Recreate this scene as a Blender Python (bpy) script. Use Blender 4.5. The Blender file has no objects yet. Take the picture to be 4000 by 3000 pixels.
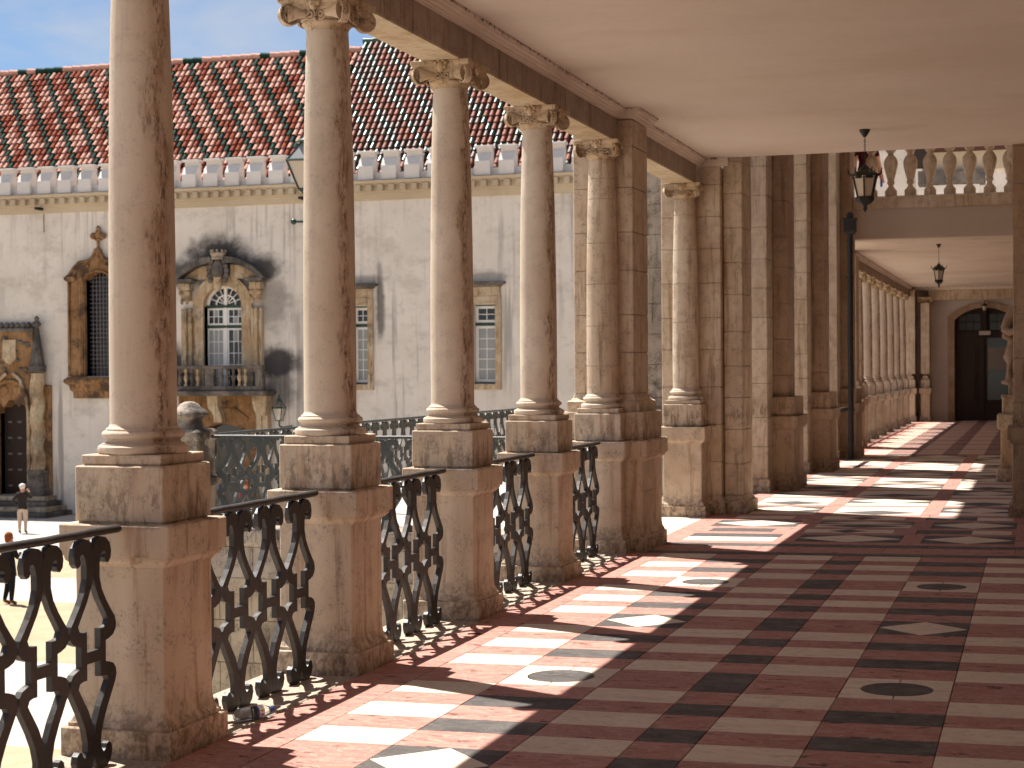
import bpy, bmesh, math, random
from mathutils import Vector, Matrix, Quaternion
random.seed(7)
sc = bpy.context.scene
PI = math.pi

# ------------------------------------------------------------------ camera
CAMZ = 1.7
cam_d = bpy.data.cameras.new('camera')
cam = bpy.data.objects.new('camera', cam_d)
sc.collection.objects.link(cam)
yaw, pitch, roll = .3041, -.0091, .0066
R0 = Vector((math.cos(yaw), math.sin(yaw), 0)); F0 = Vector((-math.sin(yaw), math.cos(yaw), 0)); U0 = Vector((0, 0, 1))
F1 = F0*math.cos(pitch) + U0*math.sin(pitch); U1 = -F0*math.sin(pitch) + U0*math.cos(pitch)
R2 = R0*math.cos(roll) - U1*math.sin(roll); U2 = R0*math.sin(roll) + U1*math.cos(roll)
M = Matrix((R2, U2, -F1)).transposed().to_4x4()
M.translation = Vector((0, 0, CAMZ))
cam.matrix_world = M
cam_d.sensor_fit = 'HORIZONTAL'; cam_d.sensor_width = 36.0
cam_d.lens = 6551.4/4000*36
cam_d.clip_start = .05; cam_d.clip_end = 3000
cam_d.dof.use_dof = True; cam_d.dof.focus_distance = 9.8; cam_d.dof.aperture_fstop = 6.3
sc.camera = cam

# ------------------------------------------------------------------ light and world
SUN_T = Vector((1, -.47, -2.308)).normalized()          # the way sunlight travels
sun_d = bpy.data.lights.new('sun', 'SUN'); sun_d.energy = 5.0; sun_d.angle = math.radians(.53); sun_d.color = (1, .95, .87)
sun = bpy.data.objects.new('sun', sun_d); sc.collection.objects.link(sun)
sun.rotation_euler = SUN_T.to_track_quat('-Z', 'Y').to_euler(); sun.location = (-20, 20, 40)
EL = math.asin(-SUN_T.z); AZ = math.atan2(-SUN_T.x, -SUN_T.y)
w = bpy.data.worlds.new('World'); sc.world = w; w.use_nodes = True
wn = w.node_tree; wn.nodes.clear()
wo = wn.nodes.new('ShaderNodeOutputWorld'); bg = wn.nodes.new('ShaderNodeBackground')
sky = wn.nodes.new('ShaderNodeTexSky'); sky.sky_type = 'NISHITA'; sky.sun_disc = False
sky.sun_elevation = EL; sky.sun_rotation = AZ; sky.air_density = .8; sky.dust_density = .1; sky.ozone_density = 3.0
tc = wn.nodes.new('ShaderNodeTexCoord'); mp = wn.nodes.new('ShaderNodeMapping')
mp.inputs['Scale'].default_value = (1.0, 2.2, 7.0); mp.inputs['Rotation'].default_value = (.15, .25, .4)
nz = wn.nodes.new('ShaderNodeTexNoise'); nz.inputs['Scale'].default_value = 2.6; nz.inputs['Detail'].default_value = 9; nz.inputs['Roughness'].default_value = .58; nz.inputs['Distortion'].default_value = .5
cr = wn.nodes.new('ShaderNodeValToRGB'); cr.color_ramp.elements[0].position = .40; cr.color_ramp.elements[1].position = .70
cr.color_ramp.elements[0].color = (0, 0, 0, 1); cr.color_ramp.elements[1].color = (.8, .8, .8, 1)
mx = wn.nodes.new('ShaderNodeMix'); mx.data_type = 'RGBA'
mx.inputs[7].default_value = (5.2, 5.4, 5.8, 1)
wn.links.new(tc.outputs['Generated'], mp.inputs['Vector']); wn.links.new(mp.outputs[0], nz.inputs['Vector'])
wn.links.new(nz.outputs['Fac'], cr.inputs['Fac']); wn.links.new(cr.outputs['Color'], mx.inputs[0])
wn.links.new(sky.outputs[0], mx.inputs[6]); wn.links.new(mx.outputs[2], bg.inputs['Color'])
bg.inputs['Strength'].default_value = .052
wn.links.new(bg.outputs[0], wo.inputs['Surface'])
sc.view_settings.view_transform = 'Standard'; sc.view_settings.look = 'None'
sc.view_settings.gamma = 1; sc.view_settings.use_curve_mapping = False
sc.view_settings.exposure = 1.22
sc.render.engine = 'CYCLES'
sc.cycles.use_denoising = True
sc.cycles.use_adaptive_sampling = True; sc.cycles.adaptive_threshold = .02
sc.cycles.max_bounces = 8; sc.cycles.diffuse_bounces = 6; sc.cycles.glossy_bounces = 4; sc.cycles.transmission_bounces = 8
sc.cycles.sample_clamp_indirect = 6; sc.cycles.caustics_reflective = False; sc.cycles.caustics_refractive = False

# ------------------------------------------------------------------ node materials
MATS = {}
class NT:
    def __init__(s, name):
        m = bpy.data.materials.new(name); m.use_nodes = True; s.m = m; s.t = m.node_tree; s.t.nodes.clear()
        s.out = s.t.nodes.new('ShaderNodeOutputMaterial'); s.b = s.t.nodes.new('ShaderNodeBsdfPrincipled')
        s.t.links.new(s.b.outputs[0], s.out.inputs[0]); MATS[name] = m
        s.geo = s.t.nodes.new('ShaderNodeNewGeometry'); s.pos = s.geo.outputs['Position']
    def n(s, ty, **kw):
        nd = s.t.nodes.new(ty)
        for k, v in kw.items(): setattr(nd, k, v)
        return nd
    def put(s, sock, v):
        if isinstance(v, bpy.types.NodeSocket): s.t.links.new(v, sock)
        else: sock.default_value = v
    def map(s, v, scale=(1, 1, 1), rot=(0, 0, 0), loc=(0, 0, 0)):
        nd = s.n('ShaderNodeMapping'); s.put(nd.inputs[0], v); nd.inputs['Scale'].default_value = scale
        nd.inputs['Rotation'].default_value = rot; nd.inputs['Location'].default_value = loc; return nd.outputs[0]
    def noise(s, v, scale, detail=5, rough=.55, dist=0):
        nd = s.n('ShaderNodeTexNoise'); s.put(nd.inputs['Vector'], v); nd.inputs['Scale'].default_value = scale
        nd.inputs['Detail'].default_value = detail; nd.inputs['Roughness'].default_value = rough; nd.inputs['Distortion'].default_value = dist
        return nd.outputs['Fac']
    def voro(s, v, scale, feat='F1'):
        nd = s.n('ShaderNodeTexVoronoi'); nd.feature = feat; s.put(nd.inputs['Vector'], v); nd.inputs['Scale'].default_value = scale
        return nd.outputs['Distance']
    def ramp(s, v, a, b, lo=0., hi=1.):
        nd = s.n('ShaderNodeMapRange'); nd.interpolation_type = 'SMOOTHSTEP'; s.put(nd.inputs[0], v)
        nd.inputs[1].default_value = a; nd.inputs[2].default_value = b; nd.inputs[3].default_value = lo; nd.inputs[4].default_value = hi
        return nd.outputs[0]
    def math(s, op, a, b=0., c=0.):
        nd = s.n('ShaderNodeMath', operation=op); s.put(nd.inputs[0], a); s.put(nd.inputs[1], b)
        if op in ('MULTIPLY_ADD',): s.put(nd.inputs[2], c)
        return nd.outputs[0]
    def mix(s, f, a, b, mode='MIX'):
        nd = s.n('ShaderNodeMix', data_type='RGBA', blend_type=mode); s.put(nd.inputs[0], f)
        s.put(nd.inputs[6], a if isinstance(a, bpy.types.NodeSocket) else (*a, 1)); s.put(nd.inputs[7], b if isinstance(b, bpy.types.NodeSocket) else (*b, 1))
        return nd.outputs[2]
    def sep(s, v):
        nd = s.n('ShaderNodeSeparateXYZ'); s.put(nd.inputs[0], v); return nd.outputs
    def bump(s, h, st=.3, dist=.01):
        nd = s.n('ShaderNodeBump'); nd.inputs['Strength'].default_value = st; nd.inputs['Distance'].default_value = dist
        s.put(nd.inputs['Height'], h); s.put(s.b.inputs['Normal'], nd.outputs[0])
    def objpos(s):
        nd = s.n('ShaderNodeTexCoord'); return nd.outputs['Object']
    def rnd(s):
        return s.n('ShaderNodeObjectInfo').outputs['Random']
    def fin(s, col, rough=.8, spec=.3, metal=0.):
        s.put(s.b.inputs['Base Color'], col if isinstance(col, bpy.types.NodeSocket) else (*col, 1))
        s.put(s.b.inputs['Roughness'], rough); s.b.inputs['Specular IOR Level'].default_value = spec; s.b.inputs['Metallic'].default_value = metal
        return s.m

def limestone(name, a, b, stain, grime, streak=.5, column=False, speck=.5, soot=0., lowgrime=0., rust=.35, mott=.5):
    n = NT(name)
    c = n.mix(n.ramp(n.noise(n.pos, 1.5, 3, .55), .38, .62), a, b)
    med = n.noise(n.pos, 8.5, 5, .68)
    c = n.mix(n.ramp(med, .46, .64, 0, mott), c, tuple(x*.70 for x in a))
    c = n.mix(n.ramp(n.noise(n.map(n.pos, (4, 4, .9), loc=(1, 5, 2)), 1.2, 4, .6), .50, .64, 0, rust), c, tuple(.5*x+.5*y for x, y in zip(a, stain)))
    st = n.noise(n.map(n.pos, (7, 7, .5)), 1.7, 5, .66, .3)
    c = n.mix(n.ramp(st, .54, .68, 0, streak), c, stain)
    c = n.mix(n.ramp(n.noise(n.map(n.pos, (11, 11, .8), loc=(3, 1, 7)), 1.5, 5, .68), .57, .70, 0, streak*.85), c, grime)
    fine = n.noise(n.pos, 60, 4, .7)
    c = n.mix(n.math('MULTIPLY', n.ramp(fine, .50, .64), n.ramp(med, .44, .60, 0, speck)), c, grime)
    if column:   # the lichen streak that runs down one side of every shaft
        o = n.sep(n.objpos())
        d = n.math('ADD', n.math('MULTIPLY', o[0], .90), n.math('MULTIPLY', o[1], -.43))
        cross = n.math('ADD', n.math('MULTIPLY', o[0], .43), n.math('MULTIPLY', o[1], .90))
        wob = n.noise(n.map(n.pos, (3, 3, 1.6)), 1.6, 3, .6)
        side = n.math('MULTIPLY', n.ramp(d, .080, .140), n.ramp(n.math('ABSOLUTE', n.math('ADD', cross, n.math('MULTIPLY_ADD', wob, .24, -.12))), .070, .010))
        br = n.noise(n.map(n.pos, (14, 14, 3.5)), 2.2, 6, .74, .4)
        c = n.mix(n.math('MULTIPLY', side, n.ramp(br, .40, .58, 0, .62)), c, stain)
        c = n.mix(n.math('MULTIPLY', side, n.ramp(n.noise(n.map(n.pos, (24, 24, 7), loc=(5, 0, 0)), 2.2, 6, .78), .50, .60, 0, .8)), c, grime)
    if lowgrime:
        z = n.sep(n.pos)[2]
        g = n.noise(n.map(n.pos, (9, 9, 6)), 2.6, 6, .78)
        m = n.math('MULTIPLY', n.ramp(z, .34, .08), n.ramp(g, .44, .58, 0, lowgrime))
        m2 = n.math('MULTIPLY', n.math('MULTIPLY', n.ramp(z, 1.00, 1.03), n.ramp(z, 1.34, 1.10)), n.ramp(n.noise(n.map(n.pos, (6, 6, 2.0), loc=(2, 2, 2)), 2.3, 6, .78), .46, .60, 0, lowgrime))
        c = n.mix(n.math('MAXIMUM', m, m2), c, grime)
    if soot:
        c = n.mix(n.ramp(n.noise(n.pos, 1.1, 6, .7), .50, .62, 0, soot), c, (.04, .036, .034))
    n.bump(fine, .5, .006)
    return n.fin(c, .9, .1)

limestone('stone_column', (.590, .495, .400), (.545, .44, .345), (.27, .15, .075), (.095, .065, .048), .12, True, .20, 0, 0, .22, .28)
limestone('stone_pedestal', (.565, .465, .365), (.51, .405, .305), (.28, .14, .06), (.085, .06, .046), .5, False, .5, 0, .58, .7, .35)
limestone('stone_capital', (0.528, 0.414, 0.299), (0.440, 0.317, 0.194), (.25, .13, .05), (.085, .052, .03), .9, False, .9, 0, 0, .7)
limestone('stone_pier', (0.581, 0.471, 0.361), (0.502, 0.387, 0.282), (.26, .145, .07), (.085, .06, .045), .6, False, .55, 0, .7, .5)
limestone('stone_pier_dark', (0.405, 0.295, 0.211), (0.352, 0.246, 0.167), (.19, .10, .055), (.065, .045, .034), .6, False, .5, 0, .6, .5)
limestone('stone_grey', (.42, .365, .305), (.33, .275, .225), (.15, .11, .085), (.03, .027, .025), .95, False, .9, .85)
limestone('stone_beam', (0.387, 0.312, 0.251), (0.317, 0.251, 0.198), (.19, .125, .085), (.10, .07, .052), .85, False, .5)
limestone('stone_soffit', (0.546, 0.458, 0.334), (0.493, 0.387, 0.255), (.32, .18, .075), (.24, .14, .07), .5, False, .3, 0, 0, .8)
limestone('stone_orange', (.34, .195, .095), (.25, .13, .055), (.13, .065, .028), (.035, .027, .021), .9, False, .8, .75)
limestone('stone_facade', (.53, .43, .30), (.45, .32, .19), (.26, .125, .045), (.04, .032, .028), .9, False, .7, .45, 0, .8)
limestone('stone_soot', (.20, .17, .145), (.10, .088, .08), (.045, .04, .036), (.025, .022, .021), .85, False, .7, .6)
limestone('stone_wall', (0.440, 0.370, 0.273), (0.387, 0.308, 0.220), (.20, .15, .105), (.04, .034, .03), .95, False, .7, .4)

def plaster(name, a, b, stains=None, kind=0):
    n = NT(name)
    c = n.mix(n.ramp(n.noise(n.pos, .55, 6, .6), .3, .7), a, b)
    f = n.noise(n.pos, 14, 7, .65)
    c = n.mix(n.ramp(f, .45, .8, 0, .18), c, tuple(x*.6 for x in a))
    if kind == 1:     # facade: grey rain streaks, soot left round the sooty window and below the cornice
        grp = n.ramp(n.noise(n.map(n.pos, (.22, .22, .12), loc=(7, 0, 3)), 1.0, 3, .6), .44, .60)
        st = n.noise(n.map(n.pos, (2.2, 2.2, .10)), 1.5, 5, .62)
        c = n.mix(n.math('MULTIPLY', grp, n.ramp(st, .50, .64, 0, .7)), c, (.22, .20, .19))
        z = n.sep(n.pos)[2]
        st2 = n.noise(n.map(n.pos, (1.7, 1.7, .2), loc=(4, 0, 9)), 1.3, 6, .7, .6)
        c = n.mix(n.math('MULTIPLY', n.ramp(z, 4.8, 7.6), n.ramp(st2, .52, .66, 0, .4)), c, (.26, .235, .215))
        c = n.mix(n.ramp(n.noise(n.map(n.pos, (.5, .5, .9), loc=(0, 0, 5)), 1.1, 6, .68), .50, .66, 0, .45), c, (.40, .345, .29))
        c = n.mix(n.ramp(n.noise(n.pos, 3.2, 6, .7), .52, .66, 0, .28), c, (.36, .325, .29))
        wob = n.noise(n.pos, 1.7, 5, .66)
        tot = None
        for (x, z, rx, rz, am) in [(-28.1, 5.75, 1.35, .75, 1), (-26.75, 5.15, 1.0, .7, .95), (-29.5, 5.2, 1.0, .6, .9), (-25.95, 1.95, .95, .60, 1), (-25.75, 1.0, .62, .9, .7), (-30.2, 1.9, 1.0, .7, 1), (-26.0, 4.2, .6, 1.1, .55), (-21.9, 4.0, .16, 1.2, .8), (-18.0, 4.85, .9, .14, .4), (-22.4, 4.85, .8, .16, .45)]:
            p = n.sep(n.pos)
            dx = n.math('MULTIPLY', n.math('ADD', p[0], -x), 1/rx); dz = n.math('MULTIPLY', n.math('ADD', p[2], -z), 1/rz)
            d = n.math('SQRT', n.math('ADD', n.math('MULTIPLY', dx, dx), n.math('MULTIPLY', dz, dz)))
            d = n.math('ADD', d, n.math('MULTIPLY_ADD', wob, 1.5, -.75))
            m = n.ramp(d, 1.42, .50, 0, am*.95)
            tot = m if tot is None else n.math('MAXIMUM', tot, m)
        c = n.mix(tot, c, (.045, .04, .04))
    if kind == 2:     # ceiling: flaked paint and damp marks drawn out across the slab
        st = n.noise(n.map(n.pos, (.55, 3.2, 1)), 1.5, 8, .66)
        c = n.mix(n.ramp(st, .60, .645, 0, .7), c, (.36, .22, .145))
        c = n.mix(n.ramp(n.noise(n.pos, .45, 4, .5), .45, .68, 0, .30), c, (.50, .38, .30))
    if kind == 4:     # near ceiling: faint damp clouds and a few flakes
        c = n.mix(n.ramp(n.noise(n.map(n.pos, (.5, .9, 1)), 1.0, 5, .6), .48, .66, 0, .45), c, (.54, .43, .345))
        c = n.mix(n.ramp(n.noise(n.map(n.pos, (1.6, 4.5, 1), loc=(3, 0, 0)), 1.5, 6, .7), .70, .73, 0, .7), c, (.30, .18, .12))
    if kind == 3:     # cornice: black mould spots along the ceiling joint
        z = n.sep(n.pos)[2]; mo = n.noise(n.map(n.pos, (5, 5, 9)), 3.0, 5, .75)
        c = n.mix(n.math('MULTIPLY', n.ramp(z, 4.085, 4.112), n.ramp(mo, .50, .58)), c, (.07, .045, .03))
        c = n.mix(n.ramp(n.noise(n.map(n.pos, (30, 2, 30)), 1.2, 4, .6), .52, .7, 0, .4), c, (.40, .29, .22))
    n.bump(f, .2, .008)
    return n.fin(c, .9, .15)
plaster('plaster_ceiling', (.66, .575, .505), (.60, .515, .44), None, 4)
plaster('plaster_cornice', (.68, .58, .50), (.62, .52, .44), None, 3)
plaster('plaster_ceiling_flaked', (.74, .65, .56), (.68, .58, .49), None, 2)
plaster('plaster_wall', (.48, .39, .325), (.43, .34, .275))
plaster('plaster_end', (.55, .50, .48), (.46, .41, .38))
plaster('plaster_facade', (.71, .65, .585), (.63, .57, .505), None, 1)
plaster('plaster_white', (.70, .66, .63), (.61, .575, .545))
plaster('cornice_cream', (.50, .42, .31), (.43, .345, .245))

def marble(name, a, b, vein, pits, rough):
    n = NT(name)
    r = n.rnd()
    off = n.math('MULTIPLY', r, 37.)
    cx = n.n('ShaderNodeCombineXYZ'); n.put(cx.inputs[0], off); n.put(cx.inputs[1], n.math('MULTIPLY', r, 11.)); n.put(cx.inputs[2], 0.)
    va = n.n('ShaderNodeVectorMath', operation='ADD'); n.put(va.inputs[0], n.pos); n.put(va.inputs[1], cx.outputs[0])
    p = va.outputs[0]
    c = n.mix(n.ramp(n.noise(n.map(p, (1, 2.4, 1)), 3.2, 7, .62, .4), .3, .7), a, b)
    c = n.mix(n.math('MULTIPLY', r, .35), c, tuple(x*.70 for x in a))
    v = n.noise(n.map(p, (2.0, 5.5, 1), rot=(0, 0, .2)), 2.0, 5, .68, 1.2)
    vm = n.ramp(n.math('ABSOLUTE', n.math('ADD', v, -.5)), .03, .0, 0, .5)
    c = n.mix(vm, c, vein)
    m = n.noise(p, 20, 5, .7)
    c = n.mix(n.ramp(m, .50, .66, 0, .30), c, tuple(x*.55 for x in a))
    pt = n.noise(n.map(p, (5.5, 13, 5.5)), 1.2, 6, .76)
    pm = n.ramp(pt, .575, .63, 0, pits)
    c = n.mix(pm, c, (.055, .035, .028))
    n.bump(n.math('SUBTRACT', n.math('MULTIPLY', m, .3), pm), .35, .004)
    rg = n.ramp(n.noise(p, 7, 6, .6), .3, .7, rough-.10, rough+.15)
    return n.fin(c, rg, .12)
marble('marble_red', (.41, .205, .17), (.345, .16, .13), (.57, .40, .33), .9, .62)
marble('marble_cream', (.70, .59, .48), (.63, .515, .405), (.49, .38, .29), .3, .62)
marble('marble_dark', (.070, .063, .060), (.105, .094, .089), (.19, .17, .16), .15, .6)
n = NT('mortar'); n.fin(n.mix(n.noise(n.pos, 20, 4), (.10, .065, .05), (.17, .115, .085)), .95)
n = NT('granite')
g1 = n.noise(n.map(n.pos, (14, 40, 14)), 2.2, 8, .75); g2 = n.noise(n.pos, 110, 3, .6)
c = n.mix(n.ramp(g1, .40, .62), (.52, .43, .34), (.27, .21, .165)); c = n.mix(n.ramp(g2, .55, .7, 0, .5), c, (.14, .11, .09))
n.bump(g1, .8, .012); n.fin(c, .9)
n = NT('iron'); f = n.noise(n.pos, 45, 6, .7)
c = n.mix(n.ramp(f, .5, .75), (.028, .023, .021), (.055, .042, .035)); n.bump(f, .35, .003); n.fin(c, n.ramp(f, .3, .7, .38, .58), .5, .15)
n = NT('iron_green'); f = n.noise(n.pos, 12, 6, .7)
n.fin(n.mix(n.ramp(f, .45, .75), (.030, .034, .032), (.062, .066, .062)), .5, .5, .1)
n = NT('lamp_iron'); n.fin((.022, .02, .018), .5, .4, .2)
n = NT('lamp_green'); n.fin((.015, .045, .032), .35, .5, .1)
n = NT('lamp_glass'); n.fin((.50, .42, .33), .3, .4)
n = NT('pipe_black'); n.fin((.012, .010, .010), .5, .4)
n = NT('wood_dark'); f = n.noise(n.map(n.pos, (9, 9, .9)), 2, 7, .65)
n.bump(f, .4, .006); n.fin(n.mix(f, (.020, .012, .009), (.040, .022, .015)), .65, .3)
n = NT('glass_dark'); n.fin((.012, .013, .016), .12, .6)
n = NT('glass_grey'); n.fin(n.mix(n.noise(n.pos, .9, 5), (.19, .20, .205), (.36, .36, .35)), .18, .5)
n = NT('paint_white'); n.fin(n.mix(n.noise(n.pos, 5, 5), (.78, .76, .74), (.66, .64, .63)), .5, .4)
n = NT('paint_green'); n.fin((.018, .045, .022), .5, .4)
n = NT('lead_bar'); n.fin((.16, .145, .15), .6, .3)
n = NT('ground_stone'); f = n.noise(n.pos, .8, 7, .6)
c = n.mix(n.ramp(f, .3, .7), (.46, .41, .355), (.39, .345, .295)); c = n.mix(n.ramp(n.noise(n.pos, 9, 6, .7), .5, .75, 0, .3), c, (.34, .28, .22)); n.fin(c, .9)
n = NT('ground_sand'); f = n.noise(n.pos, 1.5, 8, .68)
c = n.mix(n.ramp(f, .3, .7), (.38, .29, .19), (.31, .23, .145)); n.bump(n.noise(n.pos, 20, 6), .3, .02); n.fin(c, .95)
def rooftile(name, a, b, rough, spec, coat=0.):
    n = NT(name); f = n.noise(n.pos, 6, 6, .65)
    v = n.n('ShaderNodeTexWhiteNoise', noise_dimensions='3D'); n.put(v.inputs['Vector'], n.map(n.pos, (4.3, 2.2, 2.2)))
    c = n.mix(n.ramp(f, .3, .7), a, b)
    n.fin(c, rough, spec); n.b.inputs['Coat Weight'].default_value = coat; n.b.inputs['Coat Roughness'].default_value = .12
rooftile('tile_pink', (.58, .335, .265), (.47, .245, .185), .85, .05)
rooftile('tile_terracotta', (.28, .08, .048), (.21, .056, .034), .85, .05)
rooftile('tile_green', (.010, .035, .026), (.014, .05, .036), .8, .1, 0)
rooftile('tile_old', (.27, .08, .046), (.16, .05, .033), .6, .2, .0)
rooftile('tile_brown', (.10, .042, .028), (.06, .03, .022), .5, .35, .0)
rooftile('tile_green_old', (.012, .085, .055), (.02, .045, .036), .32, .45, .2)
n = NT('roof_deck'); n.fin((.075, .03, .02), .95)
n = NT('bottle_clear'); n.b.inputs['Transmission Weight'].default_value = .96; n.b.inputs['IOR'].default_value = 1.12; n.bump(n.noise(n.pos, 90, 4), .5, .003); n.fin((.93, .96, .97), .08, .5)
n = NT('bottle_cap'); n.fin((.02, .06, .28), .35, .5)
n = NT('label_blue'); n.fin((.04, .10, .38), .5, .4)
n = NT('label_white'); n.fin((.75, .75, .75), .5, .4)
n = NT('label_red'); n.fin((.45, .05, .04), .5, .4)
n = NT('twig'); n.fin((.10, .045, .025), .8)
def cloth(name, col):
    n = NT(name); f = n.noise(n.pos, 12, 5, .6); n.bump(f, .4, .02); n.fin(n.mix(f, col, tuple(x*.6 for x in col)), .9, .2)
for nm, col in dict(cloth_black=(.012, .012, .014), cloth_jacket=(.035, .026, .024), cloth_beige=(.60, .47, .37), cloth_maroon=(.06, .008, .016), cloth_red=(.5, .03, .05), cloth_blue=(.10, .16, .42), cloth_denim=(.06, .08, .14), cloth_white=(.75, .70, .65), hair_red=(.26, .075, .03), hair_dark=(.03, .018, .012), shoe_tan=(.22, .09, .05), shoe_dark=(.03, .022, .02)).items(): cloth(nm, col)
n = NT('skin'); n.fin((.48, .24, .16), .6, .3)
n = NT('sign_plate'); n.fin((.45, .38, .33), .5, .3)
n = NT('paper_notice'); n.fin((.20, .165, .14), .6, .3)

# ------------------------------------------------------------------ mesh helpers
class MB:
    def __init__(s): s.v = []; s.f = []; s.mi = []
    def add(s, vs, fs, mi=0):
        o = len(s.v); s.v += [tuple(p) for p in vs]; s.f += [tuple(i+o for i in f) for f in fs]; s.mi += [mi]*len(fs); return s
    def box(s, x0, y0, z0, x1, y1, z1, c=0., mi=0):
        if x1 < x0: x0, x1 = x1, x0
        if y1 < y0: y0, y1 = y1, y0
        if z1 < z0: z0, z1 = z1, z0
        if c <= 0:
            return s.add([(x0,y0,z0),(x1,y0,z0),(x1,y1,z0),(x0,y1,z0),(x0,y0,z1),(x1,y0,z1),(x1,y1,z1),(x0,y1,z1)],
                         [(0,3,2,1),(4,5,6,7),(0,1,5,4),(1,2,6,5),(2,3,7,6),(3,0,4,7)], mi)
        prof = [(-c, z0), (0, z0+c), (0, z1-c), (-c, z1)]
        return s.rect(x0, y0, x1, y1, prof, c, mi)
    def rect(s, x0, y0, x1, y1, prof, c=.004, mi=0):
        """rectangle swept up a profile of (outward offset, z), with chamfered corners"""
        vs = []
        for (d, z) in prof:
            a, b, p, q = x0-d, y0-d, x1+d, y1+d
            vs += [(a+c,b,z),(p-c,b,z),(p,b+c,z),(p,q-c,z),(p-c,q,z),(a+c,q,z),(a,q-c,z),(a,b+c,z)]
        n = len(prof); fs = [tuple(range(7, -1, -1)), tuple(range((n-1)*8, n*8))]
        for i in range(n-1):
            for k in range(8): fs.append((i*8+k, i*8+(k+1) % 8, (i+1)*8+(k+1) % 8, (i+1)*8+k))
        return s.add(vs, fs, mi)
    def lathe(s, prof, seg=32, cx=0, cy=0, mi=0, caps=True, sx=1., sy=1.):
        vs = []; n = len(prof)
        for (r, z) in prof:
            for k in range(seg):
                a = 2*PI*k/seg; vs.append((cx+r*math.cos(a)*sx, cy+r*math.sin(a)*sy, z))
        fs = [(i*seg+k, i*seg+(k+1) % seg, (i+1)*seg+(k+1) % seg, (i+1)*seg+k) for i in range(n-1) for k in range(seg)]
        if caps: fs += [tuple(range(seg-1, -1, -1)), tuple(range((n-1)*seg, n*seg))]
        return s.add(vs, fs, mi)
    def tube(s, pts, rad, seg=8, mi=0, flat=1.):
        pts = [Vector(p) for p in pts]; n = len(pts); vs = []
        if not isinstance(rad, (list, tuple)): rad = [rad]*n
        up = Vector((0, 0, 1))
        for i, p in enumerate(pts):
            t = (pts[min(i+1, n-1)]-pts[max(i-1, 0)])
            if t.length < 1e-9: t = Vector((0, 0, 1))
            t.normalize(); a = t.cross(up)
            if a.length < .02: a = t.cross(Vector((0, 1, 0)))
            a.normalize(); b = a.cross(t)
            for k in range(seg):
                an = 2*PI*k/seg; vs.append(p + a*math.cos(an)*rad[i] + b*math.sin(an)*rad[i]*flat)
        fs = [(i*seg+k, i*seg+(k+1) % seg, (i+1)*seg+(k+1) % seg, (i+1)*seg+k) for i in range(n-1) for k in range(seg)]
        fs += [tuple(range(seg-1, -1, -1)), tuple(range((n-1)*seg, n*seg))]
        return s.add(vs, fs, mi)
    def prism(s, poly, axis, d0, d1, mi=0):
        """polygon of 2-D points extruded along axis ('x': (y,z); 'y': (x,z); 'z': (x,y))"""
        n = len(poly)
        def P(p, d): return (d, p[0], p[1]) if axis == 'x' else (p[0], d, p[1]) if axis == 'y' else (p[0], p[1], d)
        vs = [P(p, d0) for p in poly] + [P(p, d1) for p in poly]
        fs = [tuple(range(n)), tuple(range(2*n-1, n-1, -1))] + [(i, (i+1) % n, n+(i+1) % n, n+i) for i in range(n)]
        return s.add(vs, fs, mi)
    def ball(s, c, r, seg=10, mi=0, sc=(1, 1, 1)):
        rings = max(4, seg//2); vs = []; fs = []
        for i in range(1, rings):
            t = PI*i/rings
            for k in range(seg):
                a = 2*PI*k/seg; vs.append((c[0]+r*sc[0]*math.sin(t)*math.cos(a), c[1]+r*sc[1]*math.sin(t)*math.sin(a), c[2]+r*sc[2]*math.cos(t)))
        vs += [(c[0], c[1], c[2]+r*sc[2]), (c[0], c[1], c[2]-r*sc[2])]; T = len(vs)-2; B = T+1
        for i in range(rings-2):
            for k in range(seg): fs.append((i*seg+k, (i+1)*seg+k, (i+1)*seg+(k+1) % seg, i*seg+(k+1) % seg))
        for k in range(seg): fs += [(T, k, (k+1) % seg), (B, (rings-2)*seg+(k+1) % seg, (rings-2)*seg+k)]
        return s.add(vs, fs, mi)
    def mesh(s, name, mats, smooth=False, fixn=True):
        me = bpy.data.meshes.new(name); me.from_pydata(s.v, [], s.f)
        if isinstance(mats, str): mats = [mats]
        for m in mats: me.materials.append(MATS[m])
        if len(mats) > 1: me.polygons.foreach_set('material_index', s.mi)
        if fixn:
            bm = bmesh.new(); bm.from_mesh(me); bmesh.ops.recalc_face_normals(bm, faces=bm.faces); bm.to_mesh(me); bm.free()
        if smooth:
            me.polygons.foreach_set('use_smooth', [True]*len(me.polygons))
            me.set_sharp_from_angle(angle=math.radians(smooth if smooth is not True else 40))
        me.update(); return me
    def obj(s, name, mats, parent=None, smooth=False, loc=None):
        return link(name, s.mesh(name, mats, smooth), parent, loc)
def link(name, me, parent=None, loc=None):
    o = bpy.data.objects.new(name, me); sc.collection.objects.link(o)
    if parent is not None: o.parent = parent
    if loc is not None: o.location = loc
    return o
def tag(o, label, cat, group=None):
    o['label'] = label; o['category'] = cat
    if group: o['group'] = group
    return o
def struct(o): o['kind'] = 'structure'; return o
def stuff(o): o['kind'] = 'stuff'; return o
def empty(name, loc=(0, 0, 0), rz=0.):
    o = bpy.data.objects.new(name, None); sc.collection.objects.link(o); o.location = loc; o.rotation_euler = (0, 0, rz); o.empty_display_size = .1; return o
KIDS = {}
def kids(o): return [c for c in bpy.data.objects if c.parent is o]
def copy_tree(o, ch, loc, rz=0.):
    """ch: nested list [(child, [(grandchild, ..)])]"""
    r = o.copy(); sc.collection.objects.link(r); r.location = loc; r.rotation_euler = (0, 0, rz)
    for c, gs in ch:
        d = c.copy(); sc.collection.objects.link(d); d.parent = r
        for g in gs:
            e = g.copy(); sc.collection.objects.link(e); e.parent = d
    return r
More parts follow.
